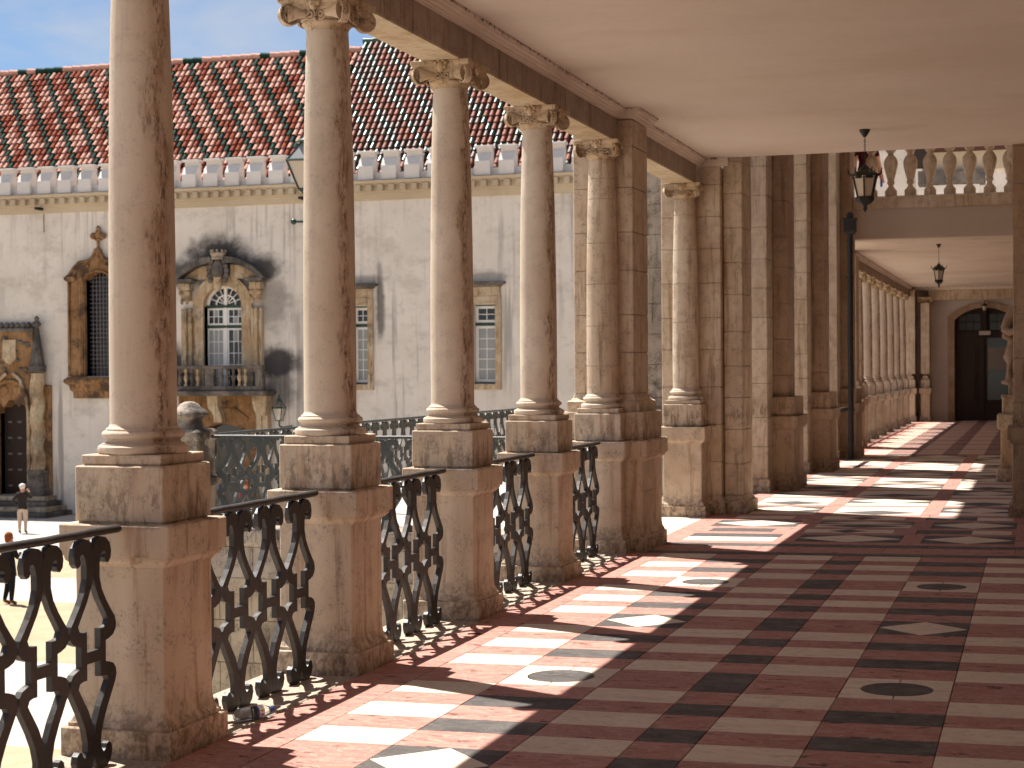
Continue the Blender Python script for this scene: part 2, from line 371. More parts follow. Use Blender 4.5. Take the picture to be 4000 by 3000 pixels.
def tree_of(o): return [(c, list(c.children)) for c in o.children]
def arc(cx, cz, r, a0, a1, n):
    return [(cx+r*math.cos(a0+(a1-a0)*i/n), cz+r*math.sin(a0+(a1-a0)*i/n)) for i in range(n+1)]

# ------------------------------------------------------------------ measures of the place
X0 = -3.881; Y0 = 6.7704; S = 2.1085          # column line, first column in view, spacing
ZS = 3.81; ZC = 4.12                          # soffit of the beam, ceiling
SLOPE = .0105
GZ = -3.6                                     # courtyard level
FY = 54.5                                     # chapel facade

# ------------------------------------------------------------------ courtyard ground
gnd = struct(MB().box(-400, -300, GZ-.4, 300, FY+200, GZ).obj('ground', 'ground_stone'))
tag(gnd, 'pale sunlit stone paving of the courtyard below the loggia', 'ground')
for i, (a, b) in enumerate([(37.6, 42.6), (26.6, 33.6), (14, 20.5)]):
    tag(struct(MB().box(-70, a, GZ-.05, -9.5, b, GZ+.004).obj('sand_bed', 'ground_sand')), ['tan sand bed nearest the chapel steps', 'tan sand bed between two pale paving bands', 'tan sand bed nearest the terrace wall'][i], 'sand bed', 'sand beds in the courtyard')

# ------------------------------------------------------------------ loggia floor
floor = struct(MB().box(-4.17, -9, -.35, .55, 53.4, -.012).obj('floor', 'mortar'))
# local floor frame: pivot on x = -3.6, tilted so that rain runs outward
floor.location = (0, 0, 0)
fl = empty('floor_frame')       # replaced below by rotating the slab itself
bpy.data.objects.remove(fl)
rot = Matrix.Translation((-3.6, 0, 0)) @ Matrix.Rotation(-math.atan(SLOPE), 4, 'Y') @ Matrix.Translation((3.6, 0, 0))
floor.matrix_world = rot
tag(floor, 'inlaid loggia floor of red, cream and dark marble tiles', 'floor')
TM = {}
def tile(x0, y0, x1, y1, mat, g=.0022):
    w_, l_ = round(x1-x0-2*g, 4), round(y1-y0-2*g, 4); k = (w_, l_, mat)
    if k not in TM: TM[k] = MB().rect(-w_/2, -l_/2, w_/2, l_/2, [(0, -.011), (0, -.0015), (-.0015, 0)], .003).mesh('tile', mat)
    return link('tile', TM[k], floor, ((x0+x1)/2, (y0+y1)/2, random.uniform(-.0008, .0008)))
def ptile(poly, mat):
    cx = sum(p[0] for p in poly)/len(poly); cy = sum(p[1] for p in poly)/len(poly)
    q = [(p[0]-cx, p[1]-cy) for p in poly]
    L = [math.hypot(*p) for p in q]; q = [(p[0]*(1-.004/max(l, .05)), p[1]*(1-.004/max(l, .05))) for p, l in zip(q, L)]
    return link('tile', MB().prism(q, 'z', -.011, 0).mesh('tile', mat), floor, (cx, cy, random.uniform(-.0006, .0006)))
def diamond(x0, y0, x1, y1, m_in='marble_cream', m_out='marble_dark'):
    cx, cy = (x0+x1)/2, (y0+y1)/2
    ptile([(x0, cy), (cx, y0), (x1, cy), (cx, y1)], m_in)
    for a, b in ((x0, y0), (x1, y0), (x1, y1), (x0, y1)): ptile([(a, b), (cx, b), (a, cy)], m_out)
def circle(x0, y0, x1, y1):
    cx, cy = (x0+x1)/2, (y0+y1)/2; r = .183
    ptile([(cx+r*math.cos(2*PI*k/28), cy+r*math.sin(2*PI*k/28)) for k in range(28)], 'marble_dark')
    for sx, sy in ((1, 1), (-1, 1), (-1, -1), (1, -1)):
        ar = [(cx+sx*(r+.004)*math.cos(PI/2*k/7), cy+sy*(r+.004)*math.sin(PI/2*k/7)) for k in range(8)]
        X, Y = (x1 if sx > 0 else x0), (y1 if sy > 0 else y0)
        ptile([(X-.002*sx, cy+.001*sy)] + ar + [(cx+.001*sx, Y-.002*sy), (X-.002*sx, Y-.002*sy)], 'marble_cream')
XS = [-3.268, -2.783, -2.228, -1.741, -1.463, -.98, -.427, .06]
BIGS = [4.365, 6.468, 8.565, 10.662, 12.768]; SM = [.33, .28, .325, .28, .325]
for bi, yb in enumerate(BIGS):
    kk = bi-2; top = BIGS[bi+1] if bi < 4 else 15.055
    y1 = yb+.567; sc_ = (top-y1)/sum(SM)
    rows = [(yb, y1, -1)]; y = y1
    for r, s_ in enumerate(SM): rows.append((y, y+s_*sc_, r)); y += s_*sc_
    for (a, b, r) in rows:
        if b < 6.1: continue
        for ci in range(7):
            xa, xb = XS[ci], XS[ci+1]
            if ci in (0, 2, 4, 6): tile(xa, a, xb, b, 'marble_red' if (r == -1 or r % 2 == 1) else 'marble_cream')
            elif ci == 3: tile(xa, a, xb, b, 'marble_dark' if (r == -1 or r % 2 == 1) else 'marble_red')
            elif r == -1: (circle if kk % 2 == 0 else diamond)(xa, a, xb, b)
            else: tile(xa, a, xb, b, 'marble_dark' if r % 2 == 1 else 'marble_red')
y = 6.1
while y < 15.0:
    tile(-3.602, y, -3.268, min(y+1.05, 15.055), 'marble_red'); tile(.06, y+.3, .5, min(y+1.35, 15.055), 'marble_red'); y += 1.05
# the bands that close the first bay
for (a, b, m) in [(15.06, 15.265, 'marble_dark'), (15.265, 15.775, 'marble_red'), (15.775, 16.03, 'marble_dark')]:
    xs = [-3.45, -2.2, -.98, .5] if m == 'marble_dark' else [-3.45, -2.5, -1.35, -.2, .5]
    for p, q in zip(xs, xs[1:]): tile(p, a, q, b, m)
tile(-3.45, 15.06, -3.268, 15.265, 'marble_red') if False else None
# panelled floor of the pavilion
PX = [(-3.36, -2.46), (-2.26, -1.27), (-1.07, -.22)]
yy = 16.03; k = 0
def redrow(a, b):
    for p, q in zip([-3.6, -2.36, -1.16, .5], [-2.36, -1.16, .5]): tile(p, a, q, b, 'marble_red')
while yy < 31.2:
    if k >= 2:                      # under the arches: long panels, pale fields with grey triangles
        a = yy+.24; redrow(yy, a); h_ = 1.10
        for p, q in [(-3.6, -3.36), (-2.46, -2.26), (-1.27, -1.07), (-.22, .5)]: tile(p, a, q, a+h_, 'marble_red')
        for ci, (p, q) in enumerate(PX):
            if (k+ci) % 2: diamond(p, a, q, a+h_*.55, 'marble_dark', 'marble_cream'); tile(p, a+h_*.55, q, a+h_, 'marble_cream')
            else: tile(p, a, q, a+h_*.32, 'marble_cream'); diamond(p, a+h_*.32, q, a+h_, 'marble_cream', 'marble_dark')
        yy = a+h_; k += 1
        continue
    a = yy+.22; redrow(yy, a)
    P1 = [(-3.6, -3.36), (-2.46, -2.26), (-1.27, -1.07), (-.22, .5)]
    for p, q in P1: tile(p, a, q, a+.72, 'marble_red')
    for ci, (p, q) in enumerate(PX):
        t = (k+ci) % 3 if ci != 2 else 1
        if t == 1: diamond(p, a, q, a+.72)
        elif t == 2: diamond(p, a, q, a+.36, 'marble_dark', 'marble_cream'); diamond(p, a+.36, q, a+.72)
        else: tile(p, a, q, a+.38, 'marble_cream'); tile(p, a+.38, q, a+.72, 'marble_dark')
    b = a+.72; redrow(b, b+.22); c = b+.22
    for p, q in [(-3.6, -3.27), (-2.62, -2.3), (-1.40, -1.18), (-.256, .5)]: tile(p, c, q, c+.36, 'marble_red')
    tile(-3.27, c, -2.62, c+.36, 'marble_cream' if k % 2 else 'marble_dark')
    tile(-2.3, c, -2.05, c+.36, 'marble_cream'); diamond(-2.05, c, -1.66, c+.36, 'marble_dark', 'marble_cream'); tile(-1.66, c, -1.40, c+.36, 'marble_cream')
    tile(-1.18, c, -.64, c+.36, 'marble_dark'); tile(-.64, c, -.256, c+.36, 'marble_cream')
    yy = c+.36; k += 1
yE = yy
# beyond, and behind the viewpoint, the same bands with pieces too fine to pick out
def field(ya, yb):
    m = MB(); y = ya; r = 0
    while y < yb:
        l_ = [.567, .33, .28, .325, .28, .325][r % 6]; e = min(y+l_, yb)
        for ci in range(7):
            big = r % 6 == 0; od = (r % 6) % 2 == 0
            if ci in (0, 2, 4, 6): mi = 0 if (big or od) else 1
            elif ci == 3: mi = 2 if (big or od) else 0
            else: mi = 2 if od else 0
            m.box(XS[ci]+.002, y+.002, -.011, XS[ci+1]-.002, e-.002, 0, 0, mi)
        y = e; r += 1
    y = ya
    while y < yb: m.box(-3.6, y+.002, -.011, -3.27, min(y+1.05, yb)-.002, 0, 0, 0); m.box(.063, y+.002, -.011, .5, min(y+1.05, yb)-.002, 0, 0, 0); y += 1.05
    return stuff(m.obj('floor_field', ['marble_red', 'marble_cream', 'marble_dark'], floor))
field(-9, 6.1-.002+.367-.367); field(yE, 53.3)
# kerb stones under the railings
def kerb(x0, y0, x1, y1, mat='granite'):
    return MB().rect(x0+.003, y0+.003, x1-.003, y1-.003, [(0, -.2), (0, -.012), (-.012, 0)], .006).obj('kerb_stone', mat, floor)
for (ya, yb) in [(-9, -3), (-3, 1.6), (1.6, 3.3), (3.3, 4.9), (4.9, 6.3), (6.3, 7.3), (7.3, 8.6), (8.6, 9.5), (9.5, 11), (11, 12.3), (12.3, 13.6), (13.6, 14.9)]: kerb(-4.17, ya, -3.602, yb)
for i in range(5): kerb(-4.17, 14.9+i*.82, -3.602, 14.9+(i+1)*.82, 'marble_cream')
for i in range(8): kerb(-4.17, 32.2+i*2.62, -3.602, 32.2+(i+1)*2.62)
# terrace wall under the loggia
tw = MB().box(-4.12, -9, GZ, 1.0, 53.3, -.37).obj('terrace_wall', 'stone_wall'); tag(tw, 'stone retaining wall below the loggia floor', 'wall')

# ------------------------------------------------------------------ capitals
def volute_mesh():
    """one corner scroll: a thick disc with rim, standing on the diagonal; local +x is outward, the disc axis is local y"""
    m = MB(); R = .062; seg = 22
    rings = [(.004, -.012), (.052, -.012), (.056, -.024), (R, -.022), (R, .022), (.056, .024), (.052, .012), (.004, .012)]
    vs = []
    for (r, yy_) in rings:
        for k in range(seg):
            a = 2*PI*k/seg; vs.append((r*math.cos(a), yy_, r*math.sin(a)))
    fs = [(i*seg+k, i*seg+(k+1) % seg, (i+1)*seg+(k+1) % seg, (i+1)*seg+k) for i in range(len(rings)-1) for k in range(seg)]
    m.add(vs, fs)
    for sy in (-1, 1):          # raised spiral on each face
        pts = []; rr = []
        for i in range(40):
            t = i/39; a = -PI*.3 + t*2*PI*2.2; r = .050*(1-t)+.010*t
            pts.append((r*math.cos(a), sy*.014, r*math.sin(a))); rr.append(.0055*(1-t)+.004*t)
        m.tube(pts, rr, 5)
        m.ball((0, sy*.014, 0), .012, 8)
    return m.mesh('volute', 'stone_capital', 50)
def horn_mesh():
    """flared horn between the middle of a capital side and a corner scroll (local +x outward to the corner)"""
    m = MB(); n = 9; seg = 14; vs = []
    for i in range(n):
        t = i/(n-1); r = .020+.034*t**2.2; x = .02+.150*t
        for k in range(seg):
            a = 2*PI*k/seg; vs.append((x, r*math.cos(a)*.62-.10*0-.035*t*(1-t), .0+r*math.sin(a)))
    fs = [(i*seg+k, i*seg+(k+1) % seg, (i+1)*seg+(k+1) % seg, (i+1)*seg+k) for i in range(n-1) for k in range(seg)]
    m.add(vs, fs); m.add(vs[-seg:], [tuple(range(seg))])
    return m.mesh('horn', 'stone_capital', 60)
def abacus_mesh():
    m = MB(); rings = [(.196, .160, 3.734), (.206, .172, 3.738), (.206, .172, 3.768), (.214, .180, 3.772), (.224, .190, 3.782), (.226, .192, 3.806), (.220, .188, 3.8095)]
    vs = []; nc = 0
    for (h, md, z) in rings:
        loop = []
        for q in range(4):
            a = q*PI/2
            for t in (-.92, -.7, -.4, 0, .4, .7, .92):
                yy_ = t*h; xx = md+(h-md)*abs(t)**2.2
                loop.append((xx*math.cos(a)-yy_*math.sin(a), xx*math.sin(a)+yy_*math.cos(a), z))
        nc = len(loop); vs += loop
    n_ = len(rings)
    fs = [tuple(range(nc-1, -1, -1)), tuple(range((n_-1)*nc, n_*nc))] + [(i*nc+k, i*nc+(k+1) % nc, (i+1)*nc+(k+1) % nc, (i+1)*nc+k) for i in range(n_-1) for k in range(nc)]
    m.add(vs, fs); return m.mesh('abacus', 'stone_capital', 30)
def rosette_mesh():
    """bud and paired eyes carved at the middle of each capital side (local -y outward)"""
    m = MB()
    m.ball((0, -.198, 3.765), .030, 10, 0, (1.0, .8, 1.3))
    for k in range(7):
        a = 2*PI*k/7+.2; m.ball((.037*math.cos(a), -.200, 3.782+.030*math.sin(a)), .0165, 7, 0, (1, .8, 1))
    for sx in (-1, 1):
        for r_, t_ in ((.027, .007), (.013, .006)):
            pts = [(sx*.032+r_*math.cos(2*PI*k/12), -.162-.006*(r_ < .02), 3.708+r_*1.1*math.sin(2*PI*k/12)) for k in range(13)]
            m.tube(pts, t_, 5)
        for k in range(5): m.ball((sx*(.064+.015*k), -.158+.006*k, 3.716-.007*k+.012*(k % 2)), .016-.0015*k, 6, 0, (1.3, .6, .8))
    m.ball((0, -.163, 3.682), .014, 6)
    return m.mesh('rosette', 'stone_capital', 60)
V_ME, H_ME, A_ME, R_ME = volute_mesh(), horn_mesh(), abacus_mesh(), rosette_mesh()
def capital(parent, spirals_all=False, dz=0.):
    m = MB().lathe([(.1195, 3.630), (.121, 3.642), (.128, 3.655), (.140, 3.666), (.1465, 3.674), (.1465, 3.681), (.139, 3.684), (.148, 3.690), (.152, 3.698), (.149, 3.706), (.138, 3.712), (.128, 3.725), (.128, 3.745)], 40)
    cap = m.obj('capital', 'stone_capital', parent, 45)
    link('abacus', A_ME, cap)
    for q in range(4):
        a = PI/4+q*PI/2; o = link('volute', V_ME, cap, (.232*math.cos(a), .232*math.sin(a), 3.712)); o.rotation_euler = (0, 0, a)
        o = link('rosette', R_ME, cap); o.rotation_euler = (0, 0, q*PI/2)
    for q in ((0, 2) if not spirals_all else ()):
        for sx in (0, 1):
            b = q*PI/2
            o = link('horn', H_ME, cap, ((math.sin(b)*.128), -math.cos(b)*.128, 3.716))
            o.rotation_euler = (0, 0, b + (-.36 if sx == 0 else PI+.36))
            if sx: o.scale = (1, -1, 1)
    return cap
# ------------------------------------------------------------------ the freestanding columns
PB = [(.0, -.03), (.0, .116), (-.006, .122)]
def pedestal_parts(parent, hx=.2215, hy=.2215, mat='stone_pedestal', x=0., y=0., blk=True):
    x0, x1, y0, y1 = x-hx, x+hx, y-hy, y+hy
    MB().rect(x0, y0, x1, y1, [(.053, -.05), (.053, .117), (.048, .122), (.030, .1225), (.030, .139), (.026, .141), (.020, .150), (.011, .165), (.005, .185), (.001, .212), (0, .22)], .006).obj('pedestal_base', mat, parent)
    MB().rect(x0, y0, x1, y1, [(0, .2205), (0, .832)], .006).obj('pedestal_die', mat, parent)
    MB().rect(x0, y0, x1, y1, [(0, .8325), (.006, .834), (.008, .842), (.018, .846), (.020, .850), (.034, .862), (.038, .874), (.038, .8835), (.052, .884), (.053, .890), (.053, 1.019), (.047, 1.0245)], .006).obj('pedestal_cap', mat, parent)
    if blk: MB().rect(x0, y0, x1, y1, [(-.010, 1.0248), (-.009, 1.0335), (0, 1.036), (0, 1.275), (-.006, 1.2806)], .006).obj('pedestal_block', mat, parent)
SHAFT = [(.1500, 1.462), (.1505, 1.60), (.1505, 1.9), (.1490, 2.2), (.1455, 2.6), (.1395, 3.0), (.1315, 3.3), (.1235, 3.55), (.1195, 3.630)]
ATTIC = [(.196, 1.329), (.2035, 1.336), (.206, 1.348), (.2035, 1.361), (.196, 1.3675), (.186, 1.368), (.186, 1.3745), (.172, 1.377), (.164, 1.385), (.165, 1.393), (.1705, 1.3955), (.1705, 1.4005), (.179, 1.402), (.185, 1.410), (.1865, 1.4165), (.184, 1.424), (.178, 1.4305), (.168, 1.432), (.168, 1.441), (.158, 1.446), (.1525, 1.454), (.150, 1.463)]
def col_parts(root, spirals_all=False, drums=None):
    MB().rect(-.2, -.2, .2, .2, [(-.008, 1.2808), (-.007, 1.287), (0, 1.289), (0, 1.324), (-.004, 1.3285)], .004).obj('plinth', 'stone_pedestal', root)
    MB().lathe(ATTIC, 48).obj('column_base', 'stone_column', root, 35)
    if not drums: MB().lathe(SHAFT, 56).obj('shaft', 'stone_column', root, 60)
    else:
        def rad(z):
            for (r0, z0), (r1, z1) in zip(SHAFT, SHAFT[1:]):
                if z0 <= z <= z1: return r0+(r1-r0)*(z-z0)/(z1-z0)
            return SHAFT[-1][0]
        for a, b in zip(drums, drums[1:]):
            m_ = (a+b)/2
            MB().lathe([(rad(a)-.005, a+.0005), (rad(a), a+.0035), (rad(m_), m_), (rad(b), b-.0035), (rad(b)-.005, b-.0005)], 48).obj('drum', 'stone_pier', root, 22)
    capital(root, spirals_all)
def proto_column():
    r = empty('column', (X0, Y0, 0)); pedestal_parts(r); col_parts(r); return r
c0 = proto_column(); c0t = tree_of(c0)
LAB = {0: 'tall stone column and pedestal at far left, nearest of the row', 1: 'second stone column from the left, a water bottle lying before its railing',
       2: 'third stone column from the left, between two scrolled iron railings', 3: 'fourth stone column from the left, orange rust stain on its pedestal'}
tag(c0, LAB[0], 'column', 'freestanding columns along the loggia')
for i in (1, 2, 3):
    tag(copy_tree(c0, c0t, (X0, Y0+S*i, 0)), LAB[i], 'column', 'freestanding columns along the loggia')
tag(copy_tree(c0, c0t, (X0, Y0-S, 0)), 'stone column behind the left edge of the view', 'column', 'freestanding columns along the loggia')
# far row of columns past the pavilion
FARY = [38.21+S*i for i in range(7)]
ORD = ['first', 'second', 'third', 'fourth', 'fifth', 'sixth', 'seventh']
for i, y in enumerate(FARY):
    tag(copy_tree(c0, c0t, (X0, y, 0)), f'{ORD[i]} column of the far row, counted away from the pavilion towards the dark door', 'column', 'columns of the far loggia')

# ------------------------------------------------------------------ iron railings
HALF = [(.0008,.93),(.006,.965),(.030,.985),(.065,.993),(.105,.985),(.136,.960),(.148,.925),(.142,.892),(.122,.874),(.102,.880),(.095,.899),(.103,.911),(.098,.924),(.081,.929),(.064,.915),(.053,.88),(.052,.82),(.070,.765),(.106,.712),(.146,.665),(.174,.635),(.1845,.605),(.180,.580),(.160,.558),(.122,.545),(.098,.541),
        (.098,.449),(.122,.445),(.160,.432),(.180,.410),(.1845,.385),(.174,.355),(.146,.312),(.106,.252),(.070,.185),(.053,.125),(.055,.088),(.073,.066),(.090,.075),(.098,.094),(.118,.100),(.137,.086),(.145,.056),(.130,.020),(.095,-.006),(.050,-.012),(.020,.008),(.0008,.060),
        (.0008,.150),(.012,.195),(.048,.265),(.096,.330),(.121,.365),(.109,.386),(.085,.392),(.053,.392),(.053,.460),(0,.460),(0,.510),(.053,.510),(.053,.598),(.085,.598),(.109,.604),(.121,.627),(.096,.662),(.048,.725),(.012,.790),(.0008,.835)]
def baluster_mesh(mat):
    m = MB()
    for sg in (1, -1):
        m.prism([(sg*u, v) for u, v in HALF], 'x', -.014, .014)
    return m.mesh('baluster', mat)
B_ME = {k: baluster_mesh(k) for k in ('iron', 'iron_green')}
def railing(a, b, nunits, label, mat='iron', top=1.0, over=(.06, .06), grp='scrolled iron railings'):
    """a, b: end points on the floor"""
    a, b = Vector(a), Vector(b); d = (b-a); L = d.length; d.normalize()
    rz = math.atan2(d.y, d.x)-PI/2
    r = empty('iron_railing', a, rz)
    tag(r, label, 'railing', grp)
    pts = []; N = 14; rng = random.Random(int(L*1000)+len(label))
    for i in range(N+1):
        t = -over[0]+(L+over[0]+over[1])*i/N; pts.append((rng.uniform(-.002, .002), t, top+.012+rng.uniform(-.002, .002)))
    MB().tube(pts, .0225, 10, 0, .8).obj('handrail', mat, r, 60)
    p = L/nunits
    for i in range(nunits):
        o = link('baluster', B_ME[mat], r, (0, (i+.5)*p, 0)); o.scale = (1, p/.371, top/1.0); o.rotation_euler = (0, 0, rng.uniform(-.02, .02))
    return r
RX = -3.858
RLAB = ['scrolled iron railing at the far left foreground, left of the nearest column', 'scrolled iron railing between first and second columns, bottle at its foot', 'scrolled iron railing between second and third columns from left', 'scrolled iron railing between third and fourth columns from left', 'short-looking scrolled iron railing between fourth column and ashlar pier']
for i in range(-1, 4):
    ya = Y0+S*i+.312; yb = Y0+S*(i+1)-.312
    railing((RX, ya, 0), (RX, yb, 0), 4, RLAB[i+1], over=(.04, .04))
def far_rail(ya, yb, lab): railing((RX, ya, 0), (RX, yb, 0), 4, lab, over=(.04, .04), grp='railings of the far loggia')
for i, y in enumerate([36.1]+FARY[:-1]): far_rail(y+.33, y+S-.33, f'iron railing in the {ORD[i]} gap of the far column row')

# ------------------------------------------------------------------ ashlar piers
CM = {}
def courses(parent, x0, y0, x1, y1, z0, z1, h, mat, phase=0., name='stone'):
    z = z0; i = 0; first = True
    while z < z1-.02:
        e = z+h*(1-phase if first and phase else 1)*random.choice((.92, 1., 1.08)); first = False
        if z1-e < .15: e = z1
        k = (round(x1-x0, 3), round(y1-y0, 3), round(e-z, 3), mat)
        if k not in CM:
            w_, l_, h_ = k[0]/2, k[1]/2, k[2]
            CM[k] = MB().rect(-w_, -l_, w_, l_, [(-.012, .0), (-.011, .004), (-.001, .006), (0, .011), (0, h_-.010), (-.001, h_-.005), (-.011, h_-.003), (-.012, h_)], .008).mesh(name, mat)
        o = link(name, CM[k], parent, ((x0+x1)/2+random.uniform(-.0015, .0015), (y0+y1)/2+random.uniform(-.0015, .0015), z))
        z = e; i += 1
def pier_base(parent, x0, y0, x1, y1, mat, attic=True, bh=.12, g=.105):
    MB().rect(x0, y0, x1, y1, [(g+.042, -.05), (g+.042, bh), (g+.034, bh+.012), (g+.022, bh+.016), (g+.022, bh+.03), (g+.008, bh+.05), (g+.002, bh+.085), (g, bh+.10)], .012).obj('pier_base', mat, parent)
    MB().rect(x0, y0, x1, y1, [(g, bh+.1005), (g, .545)], .01).obj('pier_die', mat, parent)
    MB().rect(x0, y0, x1, y1, [(g-.003, .546), (g, .55), (g, .832)], .01).obj('pier_die', mat, parent)
    MB().rect(x0, y0, x1, y1, [(g, .8325), (g+.008, .842), (g+.02, .848), (g+.034, .866), (g+.036, .8835), (g+.05, .884), (g+.052, .892), (g+.052, 1.020), (g+.044, 1.0275)], .012).obj('pier_cap', mat, parent)
    MB().rect(x0, y0, x1, y1, [(g-.003, 1.028), (g, 1.033), (g, 1.285), (g-.006, 1.29)], .01).obj('pier_block', mat, parent)
    if attic: MB().rect(x0, y0, x1, y1, [(.06, 1.2905), (.06, 1.385), (.05, 1.392), (.03, 1.40), (.012, 1.42), (.002, 1.455), (0, 1.46)], .008).obj('pier_plinth', mat, parent)
# pier 5 with its engaged column
P5 = empty('stone_pier', (X0, Y0+4*S, 0))
tag(P5, 'ashlar pier with a drum column against its face, right of the last railing', 'pier')
yo = .0
pedestal_parts(P5, .2215, .2215)
col_parts(P5, True, [1.463, 1.72, 2.09, 2.48, 2.86, 3.27, 3.46, 3.631])
pier_base(P5, -.30, .085, .275, .70, 'stone_pier')
courses(P5, -.30, .085, .275, .70, 1.4605, 4.02, .385, 'stone_pier')
# pier 6 : engaged column, two stepped faces, the stop of the first ceiling
P6Y = 19.07
P6 = empty('stone_pier', (X0, P6Y, 0))
tag(P6, 'stepped ashlar pier with a paler drum column, where the first ceiling ends', 'pier')
pedestal_parts(P6, .2215, .2215, 'stone_pier')
col_parts(P6, True, [1.463, 1.83, 2.22, 2.66, 3.05, 3.45, 3.631])
def P6box(x0, y0, x1, y1, z1=4.02, h=.40, mat='stone_pier', base=True):
    if base: MB().rect(x0, y0, x1, y1, [(.055, -.05), (.055, .13), (.045, .145), (.025, .15), (.02, .165), (.004, .19), (0, .21)], .01).obj('pier_base', mat, P6)
    courses(P6, x0, y0, x1, y1, .2105, z1, h, mat)
P6box(-.31, .13, .385, .95)
P6box(.395, .27, .615, .93, 8.5)
P6box(-.60, .30, -.32, .95, 8.5, .39, 'stone_grey')
# arcade piers
def arc_pier(y, label):
    r = empty('arcade_pier', (-3.5, y, 0)); tag(r, label, 'pier', 'piers of the arcade')
    MB().rect(-.60, -.42, 0, 1.45, [(.03, -.05), (.03, .16), (.0, .19)], .01).obj('pier_base', 'stone_pier', r)
    courses(r, -.60, -.42, 0, 1.45, .1905, 6.15, .43, 'stone_pier')
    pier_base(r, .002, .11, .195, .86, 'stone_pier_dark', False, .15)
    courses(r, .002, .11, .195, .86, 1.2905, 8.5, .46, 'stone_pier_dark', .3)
    # outer pilaster with the pale panel, seen past the near pier
    courses(r, -.92, .0, -.602, .95, -.05, 8.5, .43, 'stone_grey')
    return r
AY = 23.12
arc_pier(AY, 'golden ashlar arcade pier with dark pilaster, nearest of the arcade')
arc_pier(AY+4.15, 'second arcade pier with dark pilaster, further along the arcade')
r = arc_pier(AY+8.3, 'last arcade pier, half hidden by the black drainpipe')
# far stop pier that mirrors pier 5, with column, and end pilaster
P5b = empty('stone_pier', (X0, 36.1, 0)); tag(P5b, 'ashlar pier that starts the far row of columns', 'pier')
pedestal_parts(P5b); col_parts(P5b, True); pier_base(P5b, -.30, -.70, .275, -.085, 'stone_pier'); courses(P5b, -.30, -.70, .275, -.085, 1.4605, 4.02, .40, 'stone_pier')
EP = empty('corner_pier', (X0, 52.75, 0)); tag(EP, 'corner pier with pilaster beside the dark door', 'pier')
pier_base(EP, -.30, -.30, .20, .52, 'stone_pier'); pier_base(EP, .56, -.06, .62, .52, 'stone_pier'); courses(EP, -.30, -.30, .30, .52, 1.4605, 4.02, .45, 'stone_pier'); courses(EP, .46, -.16, .72, .52, 1.4605, 3.63, .45, 'stone_pier')
c_ = capital(EP, True); c_.location = (.59, .05, 0)
# right-hand pier at the end of the first ceiling
RP = empty('stone_pier', (0, 19.2, 0)); tag(RP, 'brown ashlar pier cut off by the right edge of the picture', 'pier')
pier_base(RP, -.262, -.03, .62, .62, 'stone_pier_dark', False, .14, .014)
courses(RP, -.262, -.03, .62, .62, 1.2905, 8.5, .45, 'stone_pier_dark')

# ------------------------------------------------------------------ beam, cornice, ceilings
def profile_y(prof, ya, yb, name, mat, parent): return MB().prism(prof, 'y', ya, yb).obj(name, mat, parent)
def beam(ya, yb, label):
    r = empty('entablature', (0, ya, 0)); tag(r, label, 'beam')
    y = ya; k = 0
    while y < yb-.1:
        e = min(y+S, yb)
        if yb-e < .8: e = yb
        MB().rect(-4.02, y-ya+.0015, -3.74, e-ya-.0015, [(-.003, ZS+.012), (0, ZS+.016), (0, 4.03)], .002).obj('beam_stone', 'stone_beam', r)
        MB().rect(-4.016, y-ya+.0015, -3.744, e-ya-.0015, [(0, ZS), (0, ZS+.0118)], .002).obj('soffit_slab', 'stone_soffit', r)
        y = e
    return r
CORN = [(-3.80, 4.024), (-3.724, 4.024), (-3.720, 4.036), (-3.710, 4.040), (-3.706, 4.052), (-3.690, 4.058), (-3.680, 4.074), (-3.664, 4.080), (-3.658, 4.094), (-3.650, 4.098), (-3.646, 4.1185), (-3.80, 4.1185)]
Y5 = Y0+4*S
b1 = beam(-9, 19.02, 'weathered grey-brown stone beam above the near columns')
def corn_run(ya, yb, off=0.):
    MB().prism([(x+(off if i not in (0, len(CORN)-1) else 0), z) for i, (x, z) in enumerate(CORN)], 'y', ya+9, yb+9).obj('cornice', 'plaster_cornice', b1)
corn_run(-9, Y5+.02); corn_run(Y5+.02+.0005, Y5+.79, .135); corn_run(Y5+.7905, P6Y+.10)
MB().box(-3.80, P6Y+.1005+9, 4.024, -3.40, P6Y+.16+9, 4.1185).obj('cornice', 'plaster_cornice', b1)
b2 = beam(35.3, 53.2, 'stone beam above the far row of columns')
MB().prism(CORN, 'y', 35.3-35.3, 53.2-35.3).obj('cornice', 'plaster_cornice', b2)
b3 = tag(MB().box(-3.2, 52.9, 3.72, .5, 53.25, 4.02).obj('end_beam', 'stone_pier'), 'stone lintel course above the dark door', 'beam')
MB().prism([(53.25-.6*0-.36, 4.022), (52.86, 4.03), (52.82, 4.08), (52.78, 4.118), (53.25, 4.118)], 'x', -3.64, .5).obj('cornice', 'plaster_cornice', b3)
struct(tag(MB().box(-4.1, -9, ZC, .6, 19.23, 4.5).obj('ceiling', 'plaster_ceiling'), 'smooth cream plaster ceiling over the near loggia', 'ceiling'))
struct(tag(MB().box(-4.1, 31.95, ZC, .6, 53.3, 4.5).obj('ceiling', 'plaster_ceiling_flaked'), 'flaked plaster ceiling over the far loggia', 'ceiling'))
